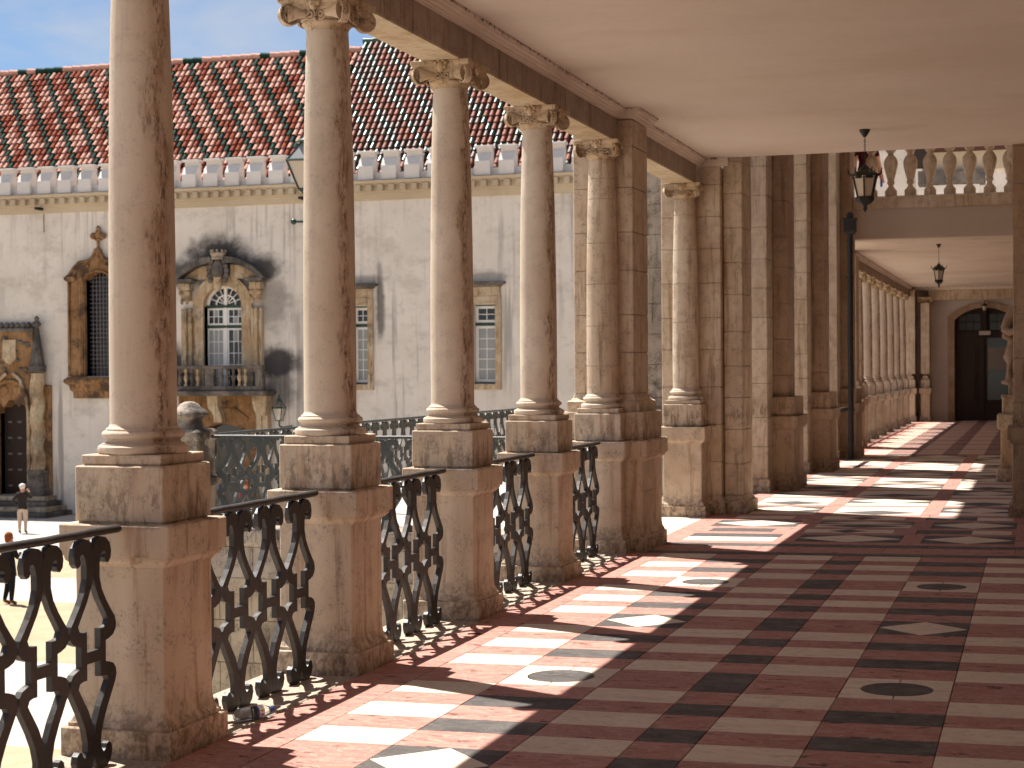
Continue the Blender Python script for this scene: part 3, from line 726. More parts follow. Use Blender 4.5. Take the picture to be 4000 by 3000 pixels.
# outer cornice of the loggia roof
tag(MB().prism([(-4.02, 4.03), (-4.05, 4.06), (-4.05, 4.12), (-4.14, 4.2), (-4.14, 4.28), (-4.02, 4.5), (-3.9, 4.5), (-3.9, 4.03)], 'y', -9, 19.0).obj('outer_cornice', 'stone_beam'), 'outer cornice of the near loggia facing the courtyard', 'cornice')
tag(MB().prism([(-4.02, 4.03), (-4.05, 4.06), (-4.05, 4.12), (-4.14, 4.2), (-4.14, 4.28), (-4.02, 4.5), (-3.9, 4.5), (-3.9, 4.03)], 'y', 33.0, 53.2).obj('outer_cornice', 'stone_beam'), 'outer cornice of the far loggia facing the courtyard', 'cornice')
# walls that close the loggia to the right
def wallbox(x0, y0, z0, x1, y1, z1, mat, label): return tag(MB().box(x0, y0, z0, x1, y1, z1).obj('wall', mat), label, 'wall')
wallbox(.5, -9, -.05, .9, 19.2, 4.118, 'plaster_wall', 'inner wall of the near loggia, right of the view')
wallbox(.5, 32.0, -.05, .9, 53.3, 4.118, 'plaster_wall', 'inner wall of the far loggia')
wallbox(1.9, 19.9, -.05, 2.3, 31.9, 8.6, 'plaster_wall', 'back wall of the pavilion behind the statue')
wallbox(-3.2, 19.25, 4.505, 1.9, 19.6, 8.6, 'plaster_wall', 'high wall over the end of the near ceiling')
wallbox(.63, 19.25, -.05, 1.9, 19.6, 4.5, 'plaster_wall', 'low wall beside the brown right-hand pier')
wallbox(.9, 31.95, -.05, 1.9, 32.3, 4.5, 'plaster_wall', 'far side wall of the pavilion')
# arcade wall with three round arches
aw = empty('arcade_wall', (-3.81, 19.9, 0)); tag(aw, 'upper arcade wall with three round arches over the piers', 'wall')
for i in range(3):
    yc = 21.35+4.15*i; R = 1.45
    poly = [(yc-2.075-19.9, 6.15), (yc-R-19.9, 6.15)] + [(yc-19.9-R*math.cos(PI*k/24), 6.15+R*math.sin(PI*k/24)) for k in range(1, 24)] + [(yc+R-19.9, 6.15), (yc+2.075-19.9, 6.15), (yc+2.075-19.9, 8.6), (yc-2.075-19.9, 8.6)]
    MB().prism(poly, 'x', -.06, .30).obj('arch', 'stone_pier', aw)
struct(tag(MB().box(-4.6, 19.25, 8.6, 2.4, 32.3, 9.0).obj('ceiling', 'plaster_ceiling'), 'high ceiling of the pavilion above the arches', 'ceiling'))

# ------------------------------------------------------------------ balcony over the far loggia
bal = empty('balcony', (-1.6, 31.95, ZC)); tag(bal, 'plaster-fronted balcony with stone balustrade above the far ceiling', 'balcony')
MB().box(-1.72, -.02, -.02, 2.2, .35, .51).obj('front', 'plaster_wall', bal)
x = -1.70
for i in range(6):
    MB().prism([(-.05, .512), (-.06, .53), (-.06, .70), (-.078, .715), (-.078, .735), (-.06, .745), (.36, .745), (.36, .512)], 'x', x+.002, x+.62).obj('ledge_stone', 'stone_pier', bal); x += .622
BALU = [(.075, 0), (.075, .10), (.068, .105), (.055, .125), (.035, .16), (.030, .185), (.044, .21), (.050, .225), (.044, .245), (.040, .26), (.048, .30), (.066, .38), (.082, .47), (.088, .53), (.084, .58), (.064, .63), (.040, .665), (.034, .69), (.044, .71), (.058, .725), (.062, .74), (.062, .80)]
BAL_ME = MB().lathe(BALU, 20).mesh('baluster', 'stone_pier', 40)
for k in range(9):
    o = link('baluster', BAL_ME, bal, (-1.37+.355*k, .12, .745)); o.scale = (1.48, 1.1, 1.16)
MB().rect(-1.72, .0, 2.2, .24, [(.02, 1.675), (.03, 1.69), (.03, 1.78), (.01, 1.81)], .01).obj('top_rail', 'stone_pier', bal)

# ------------------------------------------------------------------ end wall with the door
ew = empty('end_wall', (-1.55, 53.3, 0)); tag(ew, 'pale plaster end wall round the dark arched door', 'wall')
DW, DZ, DR = .905, 2.98, 1.30            # half width, spring height, arch radius
def segarch(w_, zs, rise, n=14):
    R = (w_*w_+rise*rise)/(2*rise); c = zs+rise-R; a = math.asin(w_/R)
    return [(R*math.sin(-a+2*a*i/n), c+R*math.cos(-a+2*a*i/n)) for i in range(n+1)]
ar_in = segarch(DW, 3.10, .38); ar_out = segarch(DW+.20, 3.20, .44)
MB().prism([(-2.3, -.03), (-DW-.2, -.03)] + ar_out + [(DW+.2, -.03), (2.3, -.03), (2.3, 4.1), (-2.3, 4.1)], 'y', .0, .5).obj('plaster', 'plaster_end', ew)
dr = empty('door', (-1.55, 53.3, 0)); tag(dr, 'dark wooden arched door with a glazed right leaf at the end of the loggia', 'door')
MB().prism([(-DW-.2, -.03), (-DW-.2, 3.20)] + ar_out[1:-1] + [(DW+.2, 3.20), (DW+.2, -.03), (DW, -.03)] + ar_in[::-1] + [(-DW, -.03)], 'y', -.06, .35).obj('door_surround', 'stone_pier_dark', dr)
MB().prism([(-DW, -.02)] + ar_in + [(DW, -.02)], 'y', .22, .30).obj('door_frame', 'wood_dark', dr)
lf = MB().box(-DW+.03, .15, 0, -.03, .218, 2.62).obj('leaf', 'wood_dark', dr)
for (z0, z1) in [(.55, 1.55), (1.68, 2.35)]:
    MB().rect(-.74, .125, -.2, .1495, [(0, z0), (0, z1)], .01).obj('panel', 'wood_dark', lf)
    MB().rect(-.66, .10, -.28, .1245, [(0, z0+.09), (0, z1-.09)], .02).obj('panel', 'wood_dark', lf)
rl = MB().box(.0, .15, 0, DW-.03, .218, .65).obj('leaf', 'wood_dark', dr)
MB().box(.0, .15, .652, .06, .218, 2.62).obj('stile', 'wood_dark', rl); MB().box(DW-.10, .15, .652, DW-.03, .218, 2.62).obj('stile', 'wood_dark', rl); MB().box(.062, .15, 2.55, DW-.102, .218, 2.62).obj('rail', 'wood_dark', rl)
MB().box(.062, .175, .652, DW-.102, .19, 2.548).obj('pane', 'glass_dark', rl)
MB().box(.08, .165, 1.55, .62, .1745, 2.25).obj('notice', 'paper_notice', rl)
MB().box(-DW+.03, .12, 2.63, DW-.03, .218, 2.72).obj('transom', 'wood_dark', dr); MB().box(-.045, .12, 2.722, .045, .218, 3.42).obj('mullion', 'wood_dark', dr)
for sx in (-1, 1):
    for k in range(3):
        for q in range(2): MB().box(sx*(.14+.22*k), .19, 2.80+.26*q, sx*(.34+.22*k), .2185, 3.03+.26*q - (.06 if q and k == 2 else 0)).obj('pane', 'glass_dark', dr)
MB().box(-.18, .09, 2.64, .16, .1195, 2.76).obj('sign', 'sign_plate', dr)

# ------------------------------------------------------------------ lanterns
def lantern_parts(r, s, drop, mat='lamp_iron', glass='lamp_glass', hang=True):
    """hexagonal lantern; local z 0 = top of the roof finial"""
    n = 6
    def ringpts(rad, z): return [(rad*math.cos(PI/6+k*PI/3)*s, rad*math.sin(PI/6+k*PI/3)*s, z*s) for k in range(n)]
    if hang:
        MB().lathe([(.005*s, drop-.13*s), (.02*s, drop-.13*s), (.075*s, drop-.03*s), (.08*s, drop)], 16).obj('ceiling_rose', mat, r, 40)
        m = MB(); z = drop-.13*s; k = 0
        while z > .0:
            c = [(.012*s*math.cos(a)*(k % 2), .012*s*math.cos(a)*((k+1) % 2), z-.024*s+.026*s*math.sin(a)) for a in [2*PI*q/8 for q in range(9)]]
            m.tube(c, .0045*s, 4); z -= .042*s; k += 1
        m.obj('chain', mat, r)
    m = MB(); m.lathe([(.004*s, .02*s), (.018*s, .0), (.012*s, -.03*s), (.03*s, -.05*s), (.05*s, -.075*s), (.11*s, -.14*s), (.165*s, -.175*s), (.20*s, -.20*s), (.205*s, -.235*s), (.18*s, -.245*s)], 6)
    m.obj('lantern_roof', mat, r)
    for k in range(6):
        a = k*PI/3; m = MB()
        pts = [(x_*s*math.cos(a), x_*s*math.sin(a), z_*s) for x_, z_ in [(.17, -.22), (.215, -.205), (.238, -.17), (.232, -.14), (.247, -.11), (.24, -.095)]]
        m.tube(pts, [.016*s, .016*s, .013*s, .010*s, .008*s, .004*s], 6); m.obj('scroll', mat, r)
    top, bot = ringpts(.185, -.245), ringpts(.115, -.60)
    for k in range(6):
        q = (k+1) % 6
        MB().tube([top[k], bot[k]], .012*s, 6).obj('bar', mat, r)
        MB().add([Vector(p)*.97 for p in (top[k], top[q], bot[q], bot[k])], [(0, 1, 2, 3)]).obj('pane', glass, r)
    # pane heads and bottom basket
    MB().lathe([(.185*s, -.245*s), (.19*s, -.27*s), (.165*s, -.285*s)], 6, caps=False).obj('head_band', mat, r)
    MB().lathe([(.128*s, -.585*s), (.135*s, -.61*s), (.125*s, -.66*s), (.08*s, -.70*s), (.035*s, -.735*s), (.022*s, -.755*s), (.03*s, -.775*s), (.03*s, -.80*s), (.012*s, -.83*s), (.004*s, -.855*s)], 6).obj('basket', mat, r)
l1 = empty('hanging_lantern', (-1.683, 17.455, 3.785)); tag(l1, 'black iron lantern on a chain under the near ceiling', 'lantern'); lantern_parts(l1, .60, ZC-3.785)
l1.scale = (1.17, 1.17, 1)
l2 = empty('hanging_lantern', (-1.876, 34.32, 3.76)); tag(l2, 'black iron lantern on a chain under the flaked far ceiling', 'lantern'); lantern_parts(l2, .60, ZC-3.76)
l3 = empty('wall_lantern', (-1.55, 52.95, 3.62)); tag(l3, 'small dark lantern fixed over the dark door', 'lantern'); lantern_parts(l3, .42, .1, hang=False)
MB().tube([(0, .3, .03), (0, .1, .05), (0, 0, .01)], .012, 6).obj('bracket', 'lamp_iron', l3)

# ------------------------------------------------------------------ drainpipe
dp = empty('drainpipe', (-3.262, 31.02, 0)); tag(dp, 'black drainpipe with a square hopper on the last arcade pier', 'drainpipe')
MB().tube([(0, 0, -.0), (0, 0, 4.35)], .05, 14).obj('pipe', 'pipe_black', dp, 60)
MB().rect(-.11, -.09, .11, .09, [(-.05, 4.10), (0, 4.16), (0, 4.36), (.012, 4.37), (.012, 4.40)], .006).obj('hopper', 'pipe_black', dp)
MB().ball((0, 0, 4.44), .07, 10, 0, (1, 1, 1.1)).obj('hopper_cap', 'pipe_black', dp)
for z in (.9, 2.2, 3.3): MB().lathe([(.05, z), (.062, z), (.062, z+.04), (.05, z+.04)], 14, caps=False).obj('clip', 'pipe_black', dp)
tag(MB().prism([(28.55, .93), (28.75, .97), (30.6, .97), (30.6, .90), (28.75, .90)], 'x', -3.36, -3.28).obj('notice_rail', 'pipe_black'), 'short dark iron bar across the last arch', 'bar')

# ------------------------------------------------------------------ statue on its pedestal
sp = empty('statue_pedestal', (-.28, 25.28, .03)); tag(sp, 'orange stone pedestal under the statue, half hidden by the right pier', 'pedestal')
MB().rect(-.27, -.27, .27, .27, [(.03, -.06), (.03, .17), (.02, .185), (.0, .20)], .02).obj('pedestal_base', 'stone_pedestal', sp)
MB().rect(-.24, -.24, .24, .24, [(0, .2005), (0, .74)], .01).obj('pedestal_die', 'stone_facade', sp)
MB().rect(-.24, -.24, .24, .24, [(0, .7405), (.02, .76), (.045, .79), (.05, .96), (.03, .975)], .02).obj('pedestal_cap', 'stone_facade', sp)
MB().rect(-.22, -.22, .22, .22, [(0, .9755), (0, 1.20), (.015, 1.21), (.015, 1.245)], .02).obj('pedestal_block', 'stone_facade', sp)
MB().rect(-.13, -.13, .22, .22, [(0, 1.2455), (0, 1.40)], .02).obj('plinth', 'stone_facade', sp)
def statue():
    r = empty('statue', (-.165, 25.26, 1.43)); tag(r, 'draped stone statue with bent elbow, peeping past the right pier', 'statue')
    m = MB(); seg = 48; prof = [(.20, .0), (.235, .05), (.225, .2), (.20, .42), (.185, .6), (.165, .74), (.15, .82), (.165, .92), (.185, 1.03), (.175, 1.12), (.12, 1.19), (.06, 1.22), (.055, 1.27)]
    vs = []
    for j, (rr, z) in enumerate(prof):
        for k in range(seg):
            a = 2*PI*k/seg; fold = (.16*math.sin(7*a+z*4)+.09*math.sin(13*a-z*6))*max(0, 1-z/1.1)
            rad = rr*(1+fold); sway = -.09*math.sin(PI*min(1, z/.9))*.5
            vs.append((rad*math.cos(a)*1.05+sway, rad*math.sin(a)*.8, z))
    n_ = len(prof)
    m.add(vs, [(i*seg+k, i*seg+(k+1) % seg, (i+1)*seg+(k+1) % seg, (i+1)*seg+k) for i in range(n_-1) for k in range(seg)] + [tuple(range(seg-1, -1, -1)), tuple(range((n_-1)*seg, n_*seg))])
    m.ball((0, 0, 1.37), .105, 14, 0, (.85, 1, 1.2))
    m.tube([(-.15, 0, 1.10), (-.24, -.03, .95), (-.30, -.05, .80)], [.075, .068, .058], 10)      # upper arm to elbow
    m.tube([(-.30, -.05, .80), (-.22, -.14, .74), (-.10, -.19, .78)], [.060, .055, .04], 10)     # forearm over the body
    m.tube([(-.10, -.19, .78), (-.04, -.2, .80)], [.045, .03], 8)
    m.ball((-.265, -.06, .70), .07, 10, 0, (1, .9, .9)); m.ball((-.20, -.12, .62), .06, 10)       # knot of cloth
    m.ball((-.24, -.10, .03), .07, 10, 0, (1.6, 1.1, .6))                                          # foot
    m.tube([(-.18, -.1, .62), (-.245, -.1, .38), (-.20, -.12, .12), (-.25, -.1, .03)], [.07, .075, .06, .05], 10)
    m.obj('figure', 'stone_pier_dark', r, 60)
statue()
cs = tag(MB().tube([(-.27, 24.3, 4.0), (-.30, 24.3, 4.25), (-.26, 24.3, 4.45), (-.33, 24.3, 4.6), (-.28, 24.3, 4.8), (-.34, 24.3, 4.95), (-.30, 24.3, 5.2), (-.2, 24.3, 5.4)], [.02, .06, .05, .085, .06, .09, .07, .05], 12).ball((-.31, 24.27, 4.9), .07, 10).ball((-.27, 24.25, 4.62), .06, 10).box(-.25, 24.2, 3.9, 1.95, 24.45, 5.6).obj('carved_console', 'stone_pier', None, 60), 'carved scroll console high on the right behind the brown pier', 'console')

# ------------------------------------------------------------------ landing of the stairs outside
ld = empty('stair_landing', (-6.5, 22.3, 0)); tag(ld, 'stone stair landing outside the loggia with streaked retaining wall', 'landing')
LX0, LX1, LY0, LY1 = -8.95, -4.2, 16.45, 28.5
MB().box(LX0+6.52, LY0-22.28, GZ, LX1+6.5, LY1-22.3, -.21).obj('core', 'stone_wall', ld)
i = 0; x = LX0
while x < LX1-.05:
    e = min(x+.86, LX1)
    MB().prism([(LY0-22.3-.02, -.205), (LY0-22.3-.05, -.16), (LY0-22.3-.07, -.15), (LY0-22.3-.07, -.03), (LY0-22.3-.06, -.02), (LY0-22.3+.7, -.02), (LY0-22.3+.7, -.205)], 'x', x+6.5+.002, e+6.5-.002).obj('coping_stone', 'stone_grey', ld); x = e
MB().box(LX0+6.5, LY0-22.3+.702, -.2, LX1+6.5, LY1-22.3, -.02).obj('paving', 'ground_stone', ld)
z = -.207; row = 0
while z > -2.9:
    h = .34 if row == 0 else .46; x = LX0-(.4 if row % 2 else 0)
    while x < LX1-.02:
        a, b = max(x, LX0), min(x+.84, LX1)
        if b-a > .05: MB().rect(a+6.5+.003, LY0-22.3-.012, b+6.5-.003, LY0-22.3+.02, [(-.006, z-h+.002), (0, z-h+.008), (0, z-.008), (-.006, z-.002)], .004).obj('stone', 'stone_grey' if row == 0 else 'stone_wall', ld)
        x += .84
    z -= h; row += 1
railing((LX1-.05, LY0+.12, -.02), (LX0+.35, LY0+.12, -.02), 12, 'grey-green iron railing along the near edge of the outside landing', 'iron_green', .99, grp='railings of the landing')
railing((LX0+.1, LY0+.45, -.02), (LX0+.1, LY1, -.02), 32, 'grey-green iron railing along the courtyard side of the landing', 'iron_green', .99, grp='railings of the landing')
fp = empty('gate_post', (LX0+.02, LY0+.12, 0)); tag(fp, 'lichen-blackened stone post with a domed finial at the landing corner', 'post')
MB().rect(-.23, -.23, .23, .23, [(0, -.02), (0, .42), (.03, .45), (.03, .52), (0, .54)], .02).obj('post_base', 'stone_grey', fp)
MB().rect(-.21, -.21, .21, .21, [(0, .541), (0, .93), (.02, .95), (.03, .98), (.03, 1.03), (.0, 1.06)], .02).obj('post_shaft', 'stone_grey', fp)
MB().lathe([(.20, 1.06), (.17, 1.08), (.15, 1.12), (.14, 1.16), (.17, 1.19), (.21, 1.215), (.205, 1.24), (.17, 1.275), (.125, 1.30), (.10, 1.335), (.05, 1.36), (.01, 1.365)], 28).obj('finial', 'stone_grey', fp, 50)
# street lamp standing on the landing
sl = empty('street_lamp', (-8.685, 19.3, -.02)); tag(sl, 'green lamp post with glazed lantern, half hidden by the second column', 'street lamp')
MB().lathe([(.16, 0), (.16, .15), (.10, .22), (.08, .6), (.05, .7), (.045, 2.0), (.035, 3.9), (.03, 4.0)], 14).obj('pole', 'lamp_green', sl, 40)
MB().tube([(-.20, -.05, 3.58), (.20, .05, 3.58)], .016, 8).obj('ladder_bar', 'lamp_green', sl)
for sx in (-1, 1): MB().ball((sx*.21, sx*.05, 3.58), .04, 10).obj('bar_ball', 'lamp_green', sl, 60)
def sq(rad, z): return [(rad*math.cos(PI/4+k*PI/2+.12), rad*math.sin(PI/4+k*PI/2+.12), z) for k in range(4)]
MB().tube([(0, 0, 3.9), (0, 0, 4.0)], .04, 8).obj('collar', 'lamp_green', sl)
T, Bt, Rf = sq(.33, 4.33), sq(.165, 3.98), sq(.12, 4.56)
for k in range(4):
    q = (k+1) % 4
    MB().tube([T[k], Bt[k]], .014, 6).obj('bar', 'lamp_green', sl); MB().tube([T[k], T[q]], .016, 6).obj('bar', 'lamp_green', sl); MB().tube([T[k], Rf[k]], .010, 6).obj('bar', 'lamp_green', sl); MB().tube([Bt[k], Bt[q]], .012, 6).obj('bar', 'lamp_green', sl)
    MB().tube([Bt[k], (0, 0, 3.86)], .010, 6).obj('bracket', 'lamp_green', sl)
    MB().add([Vector(p)*.985+Vector((0, 0, p[2]*.015)) for p in (T[k], T[q], Bt[q], Bt[k])], [(0, 1, 2, 3)]).obj('pane', 'lamp_glass', sl)
    MB().add([T[k], T[q], Rf[q], Rf[k]], [(0, 1, 2, 3)]).obj('roof_pane', 'glass_grey', sl)
MB().lathe([(.17, 4.56), (.18, 4.58), (.10, 4.62), (.06, 4.70), (.065, 4.74), (.03, 4.79), (.01, 4.86)], 12).obj('lamp_cap', 'lamp_green', sl, 40)

# ------------------------------------------------------------------ the chapel across the courtyard
ch = empty('chapel_building', (0, FY, 0))
tag(ch, 'long white chapel wing with battlements and tiled roof across the courtyard', 'building')
def wall_holes(x0, x1, z0, z1, holes, y0, y1, mat, name, parent):
    xs = sorted({x0, x1, *[h[0] for h in holes], *[h[1] for h in holes]}); zs = sorted({z0, z1, *[h[2] for h in holes], *[h[3] for h in holes]})
    m = MB()
    for a, b in zip(xs, xs[1:]):
        run = None
        for c, d in zip(zs, zs[1:]):
            hole = any(h[0] <= (a+b)/2 <= h[1] and h[2] <= (c+d)/2 <= h[3] for h in holes)
            if not hole:
                m.add([(a, y0, c), (b, y0, c), (b, y0, d), (a, y0, d)], [(0, 1, 2, 3)])
    for (a, b, c, d) in holes:
        m.add([(a, y0, c), (b, y0, c), (b, y0, d), (a, y0, d), (a, y1, c), (b, y1, c), (b, y1, d), (a, y1, d)], [(0, 4, 5, 1), (1, 5, 6, 2), (2, 6, 7, 3), (3, 7, 4, 0)])
    return m.obj(name, mat, parent)
WIN = [(-22.95, -22.37, 1.19, 3.93), (-18.47, -17.68, 1.19, 3.91), (-14.1, -13.3, 1.19, 3.9)]
HB = (-28.73, -27.21, .95, 4.78); HP = (-37.3, -35.96, -2.9, .68); HM = (-33.57, -32.43, 1.53, 5.42); HA = (-28.75, -27.1, GZ, -.22)
wl = wall_holes(-60, 14, GZ-.2, 8.45, WIN+[HB, HP, HM, HA], 0, .55, 'plaster_facade', 'wall', ch)
MB().box(-60, .56, GZ, 14, .62, 8.45).obj('inner_wall', 'roof_deck', ch)
# cornice with dentils
co = MB().prism([(0, 7.60), (-.10, 7.64), (-.12, 7.78), (-.16, 7.80), (-.16, 7.86), (-.20, 7.88), (-.20, 8.10), (-.42, 8.16), (-.45, 8.26), (.3, 8.30), (.3, 7.60)], 'x', -60, -4.6).obj('cornice', 'cornice_cream', ch)
DEN = MB().box(-.10, -.385, 7.91, .10, -.2005, 8.13, .008).mesh('dentil', 'cornice_cream')
x = -44.0
while x < -10: link('dentil', DEN, co, (x, 0, 0)); x += .42
# battlements
MER = MB()
MER.add([(-.275, -.30, 8.30), (.275, -.30, 8.30), (.275, .16, 8.30), (-.275, .16, 8.30), (-.275, -.30, 8.78), (.275, -.30, 8.78), (.275, -.12, 9.06), (-.275, -.12, 9.06), (.275, .16, 9.06), (-.275, .16, 9.06), (.275, .16, 8.78), (-.275, .16, 8.78)],
        [(0, 1, 5, 4), (4, 5, 6, 7), (7, 6, 8, 9), (1, 2, 10, 5), (5, 10, 8, 6), (3, 0, 4, 11), (11, 4, 7, 9), (2, 3, 11, 10), (10, 11, 9, 8)])
MER.box(-.275, -.04, 9.06, .275, .16, 9.24); MER.box(-.325, -.20, 9.24, .325, .20, 9.32, .01)
MER = MER.mesh('merlon', 'plaster_white')
x = -46.3
while x < -10: link('merlon', MER, ch, (x, 0, 0)); x += .857
MB().box(-60, -.12, 8.30, -4.7, .15, 8.56).obj('parapet', 'plaster_white', ch)
# roofs : a bright one to the left, an older darker one to the right
def roof(xa, xb, y0, z0, run, rise, mats, pattern, label, seed, keep):
    rf = MB(); rng = random.Random(seed)
    sl_ = math.hypot(run, rise); dy, dz = run/sl_, rise/sl_
    rf.add([(xa, y0, z0-.06), (xb, y0, z0-.06), (xb, y0+run, z0+rise-.06), (xa, y0+run, z0+rise-.06)], [(0, 1, 2, 3)])
    rf.add([(xa, y0+run, z0+rise-.06), (xb, y0+run, z0+rise-.06), (xb, y0+2*run, z0-.06), (xa, y0+2*run, z0-.06)], [(0, 1, 2, 3)])
    rf.add([(xa, y0, z0-.06), (xa, y0+run, z0+rise-.06), (xa, y0+2*run, z0-.06)], [(0, 1, 2)]); rf.add([(xb, y0, z0-.06), (xb, y0+run, z0+rise-.06), (xb, y0+2*run, z0-.06)], [(0, 1, 2)])
    root = rf.obj('roof', 'roof_deck', ch)
    P = .232; ST = .36; nx = int((xb-xa)/P); nr = int(sl_/ST)
    seg = 6
    def tv(x, s0, s1, j):
        vs = []
        for (s_, r_) in ((s0, .086), (s1, .070)):
            for k in range(seg+1):
                a = PI*k/seg; ox = math.cos(a)*r_; oh = math.sin(a)*r_*.95 + (.035 if s_ == s0 else 0)
                vs.append((x+ox, y0+s_*dy-oh*dz, z0+s_*dz+oh*dy))
        return vs
    fs = [(k, k+1, seg+2+k, seg+1+k) for k in range(seg)]
    rest = MB(); picks = []
    TME = {}
    for i in range(nr):
        for j in range(nx):
            x = xa+(j+.5)*P+rng.uniform(-.006, .006); s0 = i*ST-.03+rng.uniform(-.012, .012); mi = pattern(i, j, rng)
            if keep(x, i): picks.append((x, s0, mi))
            else: rest.add(tv(x, s0, s0+ST+.07, j), fs, mi)
    stuff(rest.obj('roof_tiles', mats, root, 80)) if rest.v else None
    base = MB(); base.add(tv(0, 0, ST+.07, 0), fs)
    for mi in range(len(mats)): TME[mi] = base.mesh('roof_tile', mats[mi], 80)
    for (x, s0, mi) in picks: link('roof_tile', TME[mi], root, (x, s0*dy, s0*dz))
    # ridge
    m = MB(); x = xa
    while x < xb:
        e = min(x+.42, xb); m.tube([(x-.02, y0+run, z0+rise+.02), (e, y0+run, z0+rise+.0)], [.13, .11], 10, rng.choice([0, 0, 1])); x = e
    stuff(m.obj('ridge_tiles', [mats[0], mats[-1]] if seed == 1 else [mats[2], mats[1]], root, 60))
    return root
XSPL = -24.6
cnt = [0]
def keepR(x, i): 
    if i <= 5 and -21.6 < x < -10.9 and cnt[0] < 296: cnt[0] += 1; return True
    return False
roof(-60, XSPL, .25, 8.42, 5.0, 5.55, ['tile_pink', 'tile_terracotta', 'tile_green'], lambda i, j, r: 2 if (j+i) % 4 == 0 else (0 if r.random() < .62 else 1), '', 1, lambda x, i: False)
roof(XSPL+.02, 14, .12, 8.46, 5.1, 5.80, ['tile_old', 'tile_brown', 'tile_green_old'], lambda i, j, r: 2 if (j+i) % 4 == 0 else (0 if r.random() < .58 else 1), '', 2, keepR)

# sash windows with green beams
def sash(x0, x1, z0, z1, nm):
    wdw = empty('window', ((x0+x1)/2, 0, z0)); wdw.parent = ch; wdw['label'] = nm
    w_ = (x1-x0)/2; h = z1-z0
    m = MB()
    m.box(-w_-.21, -.07, -.20, -w_, .12, h+.02, .008).box(w_, -.07, -.20, w_+.21, .12, h+.02, .008).box(-w_-.21, -.07, h+.022, w_+.21, .12, h+.28, .008).box(-w_, -.07, -.20, w_, .12, -.005, .008)
    m.box(-w_-.19, -.055, h+.282, w_+.19, .12, h+.60, .008)
    m.obj('frame', 'stone_facade', wdw)
    MB().rect(-w_-.22, -.10, w_+.22, .1, [(0, h+.602), (.10, h+.68), (.16, h+.70), (.16, h+.76), (.0, h+.79)], .01).obj('head_cornice', 'stone_soot', wdw)
    MB().box(-w_, .20, h-.72, w_, .28, h-.63).obj('beam', 'paint_green', wdw); MB().box(-w_, .22, h-.04, w_, .28, h-.0).obj('beam', 'paint_green', wdw); MB().box(-w_, .12, -.005, w_, .30, .05).obj('sill', 'stone_soot', wdw)
    def sashpart(a, b, rows, gl):
        s_ = MB(); s_.box(-w_, .24, a, -w_+.10, .30, b).box(w_-.10, .24, a, w_, .30, b).box(-w_+.10, .24, a, w_-.10, .30, a+.09).box(-w_+.10, .24, b-.09, w_-.10, .30, b)
        s_.obj('sash', 'paint_white', wdw)
        bars = MB(); bars.box(-.014, .255, a+.09, .014, .295, b-.09)
        for k in range(1, rows): z = a+.09+(b-a-.18)*k/rows; bars.box(-w_+.10, .257, z-.014, w_-.10, .293, z+.014)
        bars.obj('glazing_bar', 'paint_white', wdw)
        for k in range(rows):
            za, zb = a+.09+(b-a-.18)*k/rows, a+.09+(b-a-.18)*(k+1)/rows
            for (p, q) in ((-w_+.10, 0), (0, w_-.10)): MB().box(p, .275, za, q, .283, zb).obj('pane', gl, wdw)
    sashpart(.06, h-.73, 5, 'glass_grey'); sashpart(h-.62, h-.05, 2, 'glass_dark')
sash(*WIN[0], 'sash window half hidden by the second column'); sash(*WIN[1], 'sash window beside the third column'); sash(*WIN[2], 'sash window hidden behind the ashlar pier')
for (x0, x1) in ((-22.9, -22.05), (-18.4, -17.45)):
    f_ = empty('cellar_window', ((x0+x1)/2, 0, -1.3)); f_.parent = ch; w_ = (x1-x0)/2
    MB().box(-w_, -.04, -.8, -w_+.16, .1, .6, .006).box(w_-.16, -.04, -.8, w_, .1, .6, .006).box(-w_+.16, -.04, .45, w_-.16, .1, .6, .006).obj('frame', 'stone_facade', f_)
    MB().box(-w_+.16, -.01, -.8, w_-.16, .05, .45).obj('shutter', 'plaster_facade', f_)
